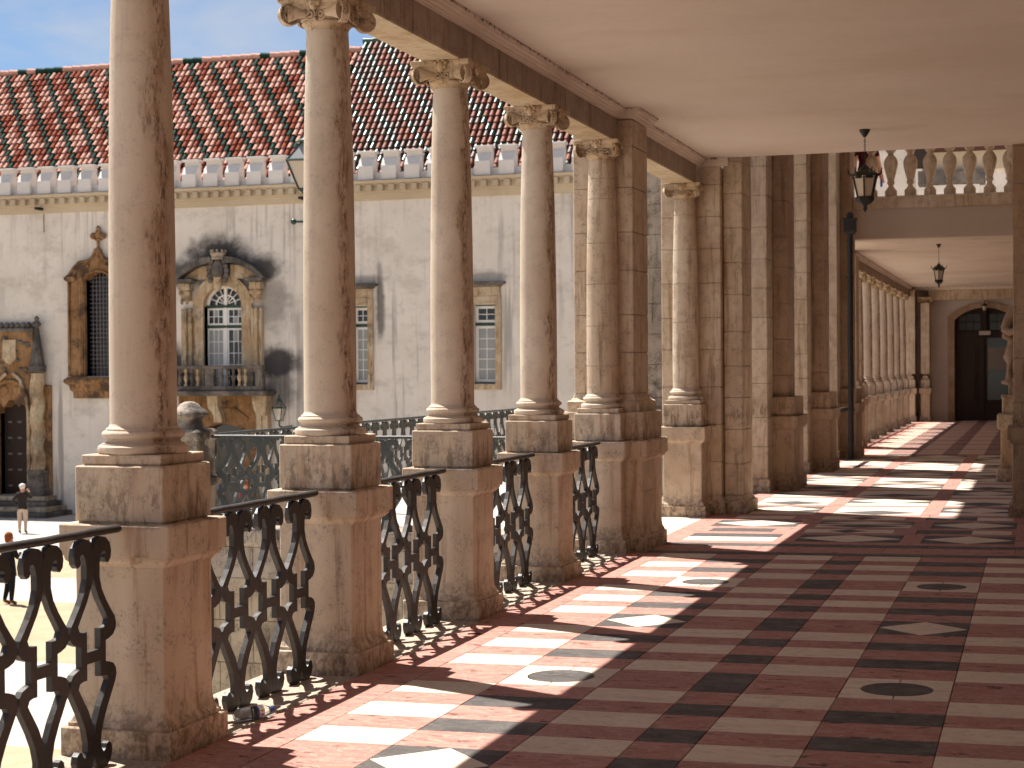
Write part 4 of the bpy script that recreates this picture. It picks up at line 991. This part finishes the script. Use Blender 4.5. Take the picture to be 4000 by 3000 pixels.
# baroque window with balcony
bw = empty('baroque_window', (-27.97, 0, .99)); bw.parent = ch; bw['label'] = 'baroque window with arched pediment, crest and sooty balcony'
hw = .76; zsp = 3.07; zb = 0.
def Z(z): return z-.99
ring = [(-hw-.42, 0)] + [(-hw-.42, Z(4.02))] + [(-(hw+.42)*math.cos(PI*k/20), Z(4.02)+(hw+.36)*math.sin(PI*k/20)) for k in range(1, 20)] + [(hw+.42, Z(4.02)), (hw+.42, 0), (hw, 0), (hw, Z(4.02))] + [(hw*math.cos(PI*k/20), Z(4.02)+.74*math.sin(PI*k/20)) for k in range(1, 20)] + [(-hw, Z(4.02)), (-hw, 0)]
MB().prism(ring, 'y', -.10, .25).obj('surround', 'stone_facade', bw)
ring2 = [(x_*1.0+(.14 if x_ > 0 else -.14)*0, z_) for x_, z_ in ring]
for sx in (-1, 1):
    m = MB()
    for (a, b, d) in ((hw+.43, hw+.58, -.20), (hw+.59, hw+.70, -.30), (hw+.71, hw+.84, -.20)):
        m.box(sx*a, d, .62, sx*b, .05, Z(3.95), .02)
    m.obj('pilaster', 'stone_facade', bw)
    MB().rect(min(sx*(hw+.42), sx*(hw+.86)), -.32, max(sx*(hw+.42), sx*(hw+.86)), .05, [(0, -.02), (.02, 0), (.02, .55), (0, .615)], .02).obj('pilaster_base', 'stone_soot', bw)
    m = MB(); cx = sx*(hw+.64)
    m.box(cx-.22, -.34, Z(4.60), cx+.22, .05, Z(4.86), .02); m.box(cx-.16, -.28, Z(4.22), cx+.16, .05, Z(4.60), .02)
    for q in (-1, 1): m.ball((cx+q*.15, -.28, Z(4.50)), .09, 10); m.ball((cx+q*.10, -.30, Z(4.2)), .08, 8, 0, (.8, .8, 1.5))
    m.obj('bracket', 'stone_facade', bw)
    MB().rect(cx-.30, -.42, cx+.30, .05, [(-.05, Z(4.862)), (0, Z(4.90)), (.05, Z(4.93)), (.05, Z(5.0)), (0, Z(5.02))], .01).obj('entablature', 'stone_soot', bw)
    # half of the broken segmental pediment
    pts_o = [(sx*(1.85-1.55*t), Z(4.98)+.80*math.sin(t*PI/2)**.85) for t in [k/10 for k in range(11)]]
    pts_i = [(sx*(1.62-1.35*t), Z(4.98)+.58*math.sin(t*PI/2)**.85) for t in [k/10 for k in range(11)]]
    MB().prism(pts_o+pts_i[::-1], 'y', -.46, .05).obj('pediment', 'stone_soot', bw)
    MB().prism([(sx*1.5, Z(5.0)), (sx*.35, Z(5.0))] + [(sx*(.35+1.15*t), Z(5.50)-.45*t**2) for t in [k/8 for k in range(9)]], 'y', -.14, .05).obj('tympanum', 'stone_facade', bw)
m = MB(); m.ball((-.05, -.30, Z(5.30)), .30, 14, 0, (.75, .6, 1.35))
for q in (-1, 1):
    for k in range(5): m.ball((-.05+q*(.30+.05*math.sin(k)), -.32, Z(4.95)+.17*k), .11, 8, 0, (1, .8, 1.1))
m.obj('crest', 'stone_soot', bw, 60)
MB().lathe([(.10, Z(4.55)), (.16, Z(4.7)), (.14, Z(4.95)), (.19, Z(5.2)), (.16, Z(5.4))], 12, -.05, -.34, 0, True, 1, .6).obj('shield', 'stone_facade', bw, 50)
m = MB(); m.lathe([(.24, Z(5.68)), (.28, Z(5.72)), (.25, Z(5.80)), (.30, Z(5.88)), (.28, Z(5.93))], 18, -.05, -.25)
for k in range(9): a = 2*PI*k/9; m.ball((-.05+.27*math.cos(a), -.25+.2*math.sin(a), Z(5.98)), .05, 7, 0, (1, 1, 1.4))
m.obj('crown', 'stone_wall', bw, 50)
# joinery
def arcpoly(r_in, r_out, n=20): return [(r_out*math.cos(PI*k/n), Z(4.06)+r_out*math.sin(PI*k/n)*.94) for k in range(n+1)] + [(r_in*math.cos(PI-PI*k/n), Z(4.06)+r_in*math.sin(PI-PI*k/n)*.94) for k in range(n+1)]
MB().prism(arcpoly(.65, .755), 'y', .18, .26).obj('fan_frame', 'paint_white', bw); MB().prism(arcpoly(.36, .41), 'y', .20, .25).obj('fan_bar', 'paint_white', bw)
m = MB()
for k in (1, 2, 3, 5, 6, 7):
    a = PI*k/8; m.tube([(.10*math.cos(a), .225, Z(4.08)+.10*math.sin(a)), (.68*math.cos(a), .225, Z(4.06)+.64*math.sin(a))], .022, 4)
m.obj('fan_bar', 'paint_white', bw)
MB().prism([(.75*math.cos(PI*k/16), Z(4.06)+.70*math.sin(PI*k/16)) for k in range(17)], 'y', .262, .28).obj('pane', 'glass_dark', bw)
m = MB(); m.box(-.055, .17, 0, .055, .26, Z(4.72)); m.obj('mullion', 'paint_white', bw)
MB().box(-hw, .15, Z(3.97), hw, .26, Z(4.06)).obj('beam', 'paint_green', bw); MB().box(-hw, .15, Z(3.24), hw, .26, Z(3.33)).obj('beam', 'paint_green', bw)
for sx in (-1, 1):
    for (a, b, rows) in ((Z(3.34), Z(3.96), 2), (.02, Z(3.23), 5)):
        xa, xb = sorted((sx*.06, sx*(hw-.03)))
        MB().box(xa, .19, a, xa+.06, .25, b).box(xb-.06, .19, a, xb, .25, b).box(xa+.06, .19, a, xb-.06, .25, a+.07).box(xa+.06, .19, b-.07, xb-.06, .25, b).obj('sash', 'paint_white', bw)
        g = MB()
        for k in (1, 2): q = xa+.06+(xb-xa-.12)*k/3; g.box(q-.013, .205, a+.07, q+.013, .245, b-.07)
        for k in range(1, rows): q = a+.07+(b-a-.14)*k/rows; g.box(xa+.06, .207, q-.013, xb-.06, .243, q+.013)
        g.obj('glazing_bar', 'paint_white', bw)
        for k in range(rows):
            za, zc = a+.07+(b-a-.14)*k/rows, a+.07+(b-a-.14)*(k+1)/rows
            for j in range(3):
                pa, pb = xa+.06+(xb-xa-.12)*j/3, xa+.06+(xb-xa-.12)*(j+1)/3
                MB().box(pa, .228, za, pb, .236, zc).obj('pane', 'glass_grey' if (sx < 0 and rows == 5) or random.random() < .15 else 'glass_dark', bw)
# balcony
bb = empty('window_balcony', (-27.97, 0, .80)); bb.parent = ch
MB().rect(-1.95, -.95, 1.95, .0, [(0, .0), (.10, .06), (.12, .10), (.12, .17), (.05, .19)], .02).obj('slab', 'stone_soot', bb)
MB().box(-1.93, -.93, .19, 1.93, -.72, .35, .01).obj('bottom_rail', 'stone_soot', bb); MB().box(-1.98, -.97, .96, 1.98, -.68, 1.08, .015).obj('top_rail', 'stone_soot', bb)
BB = MB().lathe([(.065, .35), (.065, .41), (.04, .44), (.035, .48), (.075, .60), (.085, .66), (.06, .74), (.035, .80), (.05, .86), (.065, .90), (.065, .96)], 14).mesh('baluster', 'stone_soot', 40)
BB2 = BB.copy(); BB2.materials[0] = MATS['stone_facade']
for k, x in enumerate([-1.55+.235*i for i in range(14)]):
    if abs(x+.06-.0) < .2: continue
    link('baluster', BB2 if k in (2, 4, 6, 11, 12) else BB, bb, (x, -.83, 0))
for x in (-1.78, -.27+.02, 1.72): MB().box(x-.02, -.94, .35, x+.32 if x < 1 else x+.24, -.71, .96, .01).obj('post', 'stone_soot', bb)
# doorway beneath
dw = empty('arched_doorway', (-27.95, 0, GZ)); dw.parent = ch; dw['label'] = 'orange stone doorway under the sooty balcony'
a_ = [(.83*math.cos(PI*k/14), 3.05+.33*math.sin(PI*k/14)) for k in range(15)]
MB().prism([(1.35, 0), (1.35, 4.42), (-1.75, 4.42), (-1.75, 0), (-.83, 0)] + a_[::-1] + [(.83, 0)], 'y', -.18, .3).obj('surround', 'stone_orange', dw)
MB().prism([(-.5, 3.5), (1.0, 3.5), (1.05, 3.6), (.55, 3.95), (-.25, 3.95), (-.6, 3.6)], 'y', -.24, -.181).obj('panel', 'stone_orange', dw)
MB().prism([(-.42, 4.40), (.0, 4.40), (-.02, 4.05), (.12, 3.7), (.16, 3.45), (-.16, 3.45), (-.16, 3.7), (-.4, 4.0)], 'y', -.55, -.182).obj('keystone', 'stone_facade', dw)
for x in (1.38, 1.62): MB().box(x, -.30, 0, x+.22, .2, 4.40, .02).obj('pilaster', 'stone_facade', dw)
MB().rect(1.36, -.55, 1.9, .1, [(-.1, 3.7), (-.04, 3.9), (0, 4.1), (.02, 4.41)], .02).obj('bracket', 'stone_facade', dw)
MB().box(-.83, .30, 0, .83, .4, 3.4).obj('door_leaf', 'glass_dark', dw)
# wall lamp
wp = empty('wall_lamp', (-25.40, FY-.85, 1.0)); tag(wp, 'small green wall lamp on the chapel right of the sooty balcony', 'lamp')
T, Bt = [(.26*math.cos(PI/4+k*PI/2), .26*math.sin(PI/4+k*PI/2), -.62) for k in range(4)], [(.13*math.cos(PI/4+k*PI/2), .13*math.sin(PI/4+k*PI/2), -1.06) for k in range(4)]
for k in range(4):
    q = (k+1) % 4; MB().tube([T[k], Bt[k]], .02, 5).obj('bar', 'lamp_green', wp); MB().tube([T[k], T[q]], .022, 5).obj('bar', 'lamp_green', wp); MB().tube([T[k], (.04, 0, -.32)], .016, 5).obj('bar', 'lamp_green', wp)
    MB().tube([Bt[k], Bt[q]], .018, 5).obj('bar', 'lamp_green', wp); MB().add([T[k], T[q], Bt[q], Bt[k]], [(0, 1, 2, 3)]).obj('pane', 'plaster_facade', wp)
MB().lathe([(.10, -.38), (.08, -.32), (.04, -.26), (.05, -.22), (.01, -.15)], 8).obj('cap', 'lamp_green', wp)
MB().tube([(0, 0, -1.06), (0, 0, -1.25), (.05, .1, -1.30), (.1, .85, -1.28)], .03, 6).obj('bracket', 'lamp_green', wp)
# manueline window
mw = empty('manueline_window', (-33.0, 0, 1.53)); mw.parent = ch; mw['label'] = 'tall barred window with ogee top and cross finial, beside the nearest column'
ho = 1.28; hi = .57
og = [(-ho, 0), (-ho, 3.55), (-ho-.08, 3.6), (-ho-.08, 3.72), (-ho, 3.75), (-1.02, 4.05), (-.82, 4.22), (-.62, 4.24), (-.40, 4.28), (-.20, 4.42), (-.08, 4.68)]
og = og + [(-x_, z_) for x_, z_ in og[::-1]]
inn = [(hi, 0), (hi, 3.55), (.36, 3.72), (.22, 3.80), (.0, 3.84), (-.22, 3.80), (-.36, 3.72), (-hi, 3.55), (-hi, 0)]
MB().prism(og+inn, 'y', -.16, .35).obj('surround', 'stone_orange', mw)
MB().tube([(x_*.94, -.19, z_*.995) for x_, z_ in og], .055, 8).obj('outer_roll', 'stone_orange', mw, 60)
MB().tube([(x_*1.14, -.18, z_*1.01) for x_, z_ in inn], .05, 8).obj('inner_roll', 'stone_orange', mw, 60)
for sx in (-1, 1):
    MB().tube([(sx*.72, -.18, 0), (sx*.72, -.18, 3.5), (sx*.62, -.2, 3.95), (sx*.35, -.2, 4.1)], .07, 8).obj('shaft', 'stone_orange', mw, 60)
    MB().rect(min(sx*.95, sx*1.28), -.26, max(sx*.95, sx*1.28), .0, [(0, 3.50), (.06, 3.58), (.06, 3.66), (0, 3.70)], .01).obj('capital', 'stone_orange', mw)
MB().tube([(0, -.1, 4.3), (0, -.1, 4.75), (0, -.1, 5.0)], [.14, .06, .05], 10).ball((0, -.1, 5.02), .13, 10, 0, (1.2, .8, .45)).ball((-.2, -.1, 5.16), .13, 10).ball((.2, -.1, 5.16), .13, 10).ball((0, -.1, 5.22), .14, 10, 0, (1, .8, 1.3)).ball((0, -.1, 5.42), .08, 8, 0, (1, 1, 1.6)).obj('finial', 'stone_orange', mw, 60)
MB().rect(-1.30, -.35, 1.30, .1, [(-.25, -.82), (-.22, -.60), (-.12, -.52), (-.10, -.35), (.02, -.25), (.05, -.20), (.05, -.14), (-.06, -.02)], .02).obj('sill', 'stone_orange', mw)
MB().box(-hi, .30, 0, hi, .33, 3.84).obj('pane', 'glass_dark', mw)
lat = MB()
for k in range(1, 8): x = -hi+2*hi*k/8; lat.box(x-.011, .20, 0, x+.011, .24, 3.8)
for k in range(1, 24): z = 3.8*k/24; lat.box(-hi, .205, z-.011, hi, .235, z+.011)
lat.obj('lattice', 'lead_bar', mw)
# portal of the chapel
po = empty('chapel_portal', (-36.63, 0, -2.9)); po.parent = ch; po['label'] = 'carved orange portal with twisted columns and pinnacles at far left'
hw_ = .67
inn = [(hw_, 0), (hw_, 3.05), (.6, 3.3), (.42, 3.42), (.36, 3.28), (.2, 3.4), (.1, 3.55), (-.1, 3.55), (-.2, 3.4), (-.36, 3.28), (-.42, 3.42), (-.6, 3.3), (-hw_, 3.05), (-hw_, 0)]
MB().prism([(-.95, 0), (-.95, 6.2), (.95, 6.2), (.95, 0)] + inn, 'y', -.30, .4).obj('surround', 'stone_orange', po)
for sg in (-1, 1):
    MB().tube([(sg*.76, -.34, 0), (sg*.76, -.34, 3.0), (sg*.70, -.36, 3.6), (sg*.45, -.38, 4.3), (sg*.15, -.38, 4.55)], .075, 8).obj('shaft', 'stone_facade', po, 60)
    cx = sg*1.14; m = MB(); seg = 20; vs = []
    for i in range(31):
        z = .95+3.6*i/30
        for k in range(seg):
            a = 2*PI*k/seg; rr = .25*(1+.16*math.cos(3*(a-z*2.0)))*(1.25 if abs(z-2.75) < .07 else 1)
            vs.append((cx+rr*math.cos(a), -.32+rr*math.sin(a), z))
    m.add(vs, [(i*seg+k, i*seg+(k+1) % seg, (i+1)*seg+(k+1) % seg, (i+1)*seg+k) for i in range(30) for k in range(seg)]); m.obj('twisted_column', 'stone_facade', po, 60)
    MB().box(cx+sg*.05, -.12, 0, cx+sg*.42, .05, 4.1, .03).obj('buttress', 'stone_orange', po)
    MB().rect(cx-.36, -.66, cx+.36, .05, [(.05, 0), (.05, .25), (-.02, .35), (-.04, .8), (.0, .88), (0, .95)], .12).obj('column_base', 'stone_soot', po)
    MB().lathe([(.24, 4.55), (.32, 4.60), (.30, 4.68), (.33, 4.80), (.27, 4.86), (.18, 5.5), (.08, 6.2), (.05, 6.25), (.12, 6.30), (.17, 6.38), (.10, 6.46), (.07, 6.52), (.10, 6.58), (.03, 6.68)], 10, cx, -.32).obj('pinnacle', 'stone_soot', po, 40)
m = MB()
for k in range(9): m.ball((-.95+.2375*k, -.20, 6.32), .12, 8, 0, (1, .8, 1.3))
m.box(-1.0, -.36, 6.1, 1.0, .1, 6.24, .02); m.obj('cresting', 'stone_soot', po, 60)
m = MB(); 
for k in range(26): m.ball((random.uniform(.1, .85)*random.choice((-1, 1)), -.33, random.uniform(4.3, 5.9)), random.uniform(.05, .09), 7, 0, (1.6, .7, .8))
stuff(m.obj('carving', 'stone_soot', po, 60))
MB().prism([(-.28, 5.8), (.28, 5.8), (.28, 5.1), (.0, 4.85), (-.28, 5.1)], 'y', -.42, -.301).obj('shield', 'stone_facade', po)
MB().tube([(-.66, -.36, 3.6)]+[(.66*-math.cos(PI*k/12), -.38, 3.65+.62*math.sin(PI*k/12)) for k in range(13)], .07, 8).obj('arch_roll', 'stone_orange', po, 60)
for sx in (-1, 1): MB().ball((sx*.30, -.31, 3.92), .20, 12, 0, (1, .35, 1)).obj('medallion', 'stone_orange', po, 60)
dl = MB().box(-hw_, .25, 0, hw_, .35, 3.56).obj('door_leaf', 'wood_dark', po)
for z in (.35, .95, 1.55, 2.15, 2.75):
    for x in (-.42, 0, .42): MB().prism([(x-.10, z), (x+.10, z), (x+.07, z-.07), (x-.07, z-.07)], 'y', .22, .2495).obj('stud', 'lead_bar', dl)
for k in range(4):
    MB().box(-2.1-.28*k, -.75-.34*k, -.0-.175*(k+1), 1.72+.22*k, .0, -.175*k-.001, .012).obj('step', 'stone_soot' if k % 2 else 'stone_wall', po)
# cornice spouts
for x in (-35.35, -24.7): 
    g = MB().box(x-.05, -.55, 7.70, x+.05, .0, 7.80).obj('spout', 'pipe_black', ch); MB().box(x-.012, -.02, 6.9, x+.012, -.002, 7.62).obj('rust_pipe', 'stone_orange', g)
# upper wing behind the balcony
uw = empty('upper_wing', (-1, 47.0, 4.5)); tag(uw, 'cream upper wing with dark cornice seen through the high balusters', 'building')
MB().box(-2.0, .0, 2.5, 1.2, .5, 3.0).obj('upper_wall', 'cornice_cream', uw); MB().box(-2.1, -.2, 2.12, -.35, .5, 2.49).obj('cornice', 'stone_soot', uw)
MB().box(-1.8, 0, .0, -.5, .5, 2.11).obj('lower_wall', 'plaster_white', uw); MB().box(-1.85, -.25, 3.01, 1.3, .3, 3.4).obj('eave', 'roof_deck', uw)
MB().box(-2.2, -.3, 2.55, -1.85, -.21, 4.5).obj('shutter', 'wood_dark', uw)
MB().box(-4.6, .3, -.0, -2.22, .7, 6.5).obj('side_wall', 'plaster_facade', uw)

# ------------------------------------------------------------------ bottle and twig
bt = empty('water_bottle', (-3.70, 7.30, .034)); tag(bt, 'clear plastic water bottle with blue cap lying at the railing foot', 'bottle')
bt.rotation_euler = (0, 0, math.atan2(.19, .095))
prof = [(.004, 0), (.026, .002), (.031, .010), (.032, .03)]
for k in range(5): prof += [(.0305, .038+.012*k), (.032, .044+.012*k)]
prof += [(.0325, .11), (.0325, .155), (.030, .168), (.022, .190), (.014, .205), (.0125, .215)]
def lying(m):
    m.v = [(z, y, x) for x, y, z in m.v]; return m
lying(MB().lathe(prof, 24)).obj('body', 'bottle_clear', bt, 60)
lying(MB().lathe([(.0330, .112), (.0332, .113), (.0332, .124), (.0330, .125)], 24, caps=False)).obj('label_band', 'label_blue', bt, 60)
lb = lying(MB().lathe([(.0330, .1255), (.0332, .126), (.0331, .153), (.0329, .154)], 24, caps=False)).obj('label', 'label_white', bt, 60)
MB().box(.128, -.034, -.012, .146, -.0335, -.004).box(.130, -.0325, .008, .144, -.0322, .014).obj('label_mark', 'label_red', lb)
lying(MB().lathe([(.0155, .206), (.016, .207), (.016, .222), (.0145, .224), (.003, .2245)], 20)).obj('cap', 'bottle_cap', bt, 40)
tag(MB().tube([(-3.49, 10.14, .006), (-3.44, 10.16, .008), (-3.40, 10.15, .006)], .005, 6).obj('twig', 'twig'), 'short brown twig on the floor in the railing shadow', 'twig')

# ------------------------------------------------------------------ people
def person(name_label, loc, rz, h, joints, mats_by, hair, group='people in the courtyard', hat=None):
    """joints: dict of (x,y,z) in units of height; body grown with the Skin modifier"""
    J = dict(pel=(0, 0, .53), waist=(0, 0, .61), chest=(0, 0, .73), neck=(0, 0, .83), head0=(0, -.005, .87), head1=(0, -.012, .955),
             shL=(.105, 0, .80), elL=(.14, .0, .63), wrL=(.15, -.03, .485), haL=(.15, -.04, .43), shR=(-.105, 0, .80), elR=(-.14, 0, .63), wrR=(-.15, -.03, .485), haR=(-.15, -.04, .43),
             hiL=(.055, 0, .51), knL=(.06, -.005, .28), anL=(.06, .01, .045), toL=(.07, -.075, .015), hiR=(-.055, 0, .51), knR=(-.06, -.005, .28), anR=(-.06, .01, .045), toR=(-.07, -.075, .015))
    J.update(joints)
    Rd = dict(pel=.085, waist=.075, chest=.092, neck=.036, head0=.052, head1=.058, shL=.048, elL=.034, wrL=.024, haL=.024, shR=.048, elR=.034, wrR=.024, haR=.024, hiL=.070, knL=.046, anL=.030, toL=.022, hiR=.070, knR=.046, anR=.030, toR=.022)
    E = [('pel','waist'),('waist','chest'),('chest','neck'),('neck','head0'),('head0','head1'),('chest','shL'),('shL','elL'),('elL','wrL'),('wrL','haL'),('chest','shR'),('shR','elR'),('elR','wrR'),('wrR','haR'),('pel','hiL'),('hiL','knL'),('knL','anL'),('anL','toL'),('pel','hiR'),('hiR','knR'),('knR','anR'),('anR','toR')]
    ks = list(J); me = bpy.data.meshes.new('body'); me.from_pydata([tuple(c*h for c in J[k]) for k in ks], [(ks.index(a), ks.index(b)) for a, b in E], [])
    tmp = bpy.data.objects.new('body_tmp', me); sc.collection.objects.link(tmp)
    md = tmp.modifiers.new('skin', 'SKIN'); sv = me.skin_vertices[0].data
    for i, k in enumerate(ks): sv[i].radius = (Rd[k]*h, Rd[k]*h*(.72 if k in ('pel', 'waist', 'chest') else 1)); sv[i].use_root = (k == 'pel')
    tmp.modifiers.new('sub', 'SUBSURF').levels = 2
    dg = bpy.context.evaluated_depsgraph_get(); ev = tmp.evaluated_get(dg); nm = bpy.data.meshes.new_from_object(ev)
    bpy.data.objects.remove(tmp)
    nm.name = 'body'; nm.materials.clear(); slots = []
    def slot(m):
        if m not in slots: slots.append(m); nm.materials.append(MATS[m])
        return slots.index(m)
    for p in nm.polygons:
        c = p.center/h; p.material_index = slot(mats_by(c.x, c.y, c.z)); p.use_smooth = True
    r = empty('person', loc, rz); tag(r, name_label, 'person', group); link('body', nm, r)
    hd = Vector(J['head1'])*h; m = MB()
    m.ball((hd.x, hd.y+.014*h, hd.z+.008*h), .064*h, 14, 0, (.92, 1.0, 1.02)); m.ball((hd.x, hd.y+.03*h, hd.z-.03*h), .056*h, 12, 0, (.95, .8, 1.1)) if hat is None else None
    m.obj('hair', hair, r, 60)
    m = MB(); fz = hd.z-.028*h
    m.ball((hd.x, hd.y-.062*h, fz), .011*h, 6, 0, (.7, 1, 1.2)); m.obj('nose', 'skin', r, 60)
    if hat: MB().lathe([(.066*h, .955*h), (.068*h, .968*h), (.060*h, 1.0*h), (.03*h, 1.02*h), (.004*h, 1.024*h)], 14, hd.x, hd.y+.01*h).obj('cap', hat, r, 50)
    return r
def dress1(x, y, z):
    if z > .845: return 'skin'
    if abs(x) > .12 and z < .60 and z > .45: return 'skin' if z < .57 and abs(x) < .145 and y < -.05 else 'cloth_jacket'
    return 'cloth_jacket' if z > .50 else 'cloth_beige' if z > .045 else 'shoe_dark'
person('man in white cap, dark jacket and beige trousers facing the portal', (-31.85, 47.7, GZ), PI+.3, 1.60, dict(elL=(.19, .03, .67), wrL=(.12, -.07, .60), haL=(.10, -.09, .59), elR=(-.17, -.06, .72), wrR=(-.08, -.15, .86), haR=(-.05, -.15, .90)), dress1, 'cloth_white', hat='cloth_white')
def dress2(x, y, z):
    if z > .85: return 'skin'
    if abs(x) > .12 and z < .47: return 'skin'
    return 'cloth_black' if z > .07 else 'shoe_tan'
p2 = person('red-haired woman in black dress and leggings walking in the courtyard', (-22.4, 33.0, GZ), PI-.35, 1.62, dict(knL=(.07, -.03, .28), anL=(.075, .03, .05), elR=(-.13, -.05, .65), wrR=(-.10, -.12, .70), haR=(-.08, -.13, .74)), dress2, 'hair_red')
MB().lathe([(.20, .66), (.185, .80), (.165, .95), (.15, 1.05)], 18, 0, 0, 0, False, 1, .75).obj('dress', 'cloth_black', p2, 60)
def dr_(top, bot): return lambda x, y, z: 'skin' if z > .845 or (abs(x) > .12 and z < .50) else top if z > .52 else bot if z > .05 else 'shoe_dark'
person('visitor in blue top seen through the landing railing near the doorway', (-26.6, 51.0, GZ), .2, 1.7, {}, dr_('cloth_blue', 'cloth_denim'), 'hair_dark')
person('visitor in red top seen through the landing railing beside the doorway', (-24.9, 50.0, GZ), -.3, 1.66, {}, dr_('cloth_red', 'cloth_denim'), 'hair_red')
person('person in maroon shirt behind the high balustrade holding a phone', (-3.14, 32.75, 4.52), .5, 1.72, dict(wrL=(.17, -.05, .44), haL=(.175, -.07, .39), elL=(.15, .01, .62)), lambda x, y, z: 'skin' if z > .845 or (abs(x) > .10 and z < .70) else 'cloth_maroon' if z > .5 else 'cloth_maroon', 'hair_dark', 'people on the upper terrace')
person('fair-haired child far behind the high balustrade', (-2.35, 40.0, 4.52), .2, 1.28, {}, dr_('cloth_red', 'cloth_denim'), 'hair_red', 'people on the upper terrace')
tag(MB().box(-2.86, 32.62, 5.12, -2.82, 32.70, 5.26, .006).obj('phone', 'label_blue'), 'pale blue phone held in a hand behind the high balustrade', 'phone')
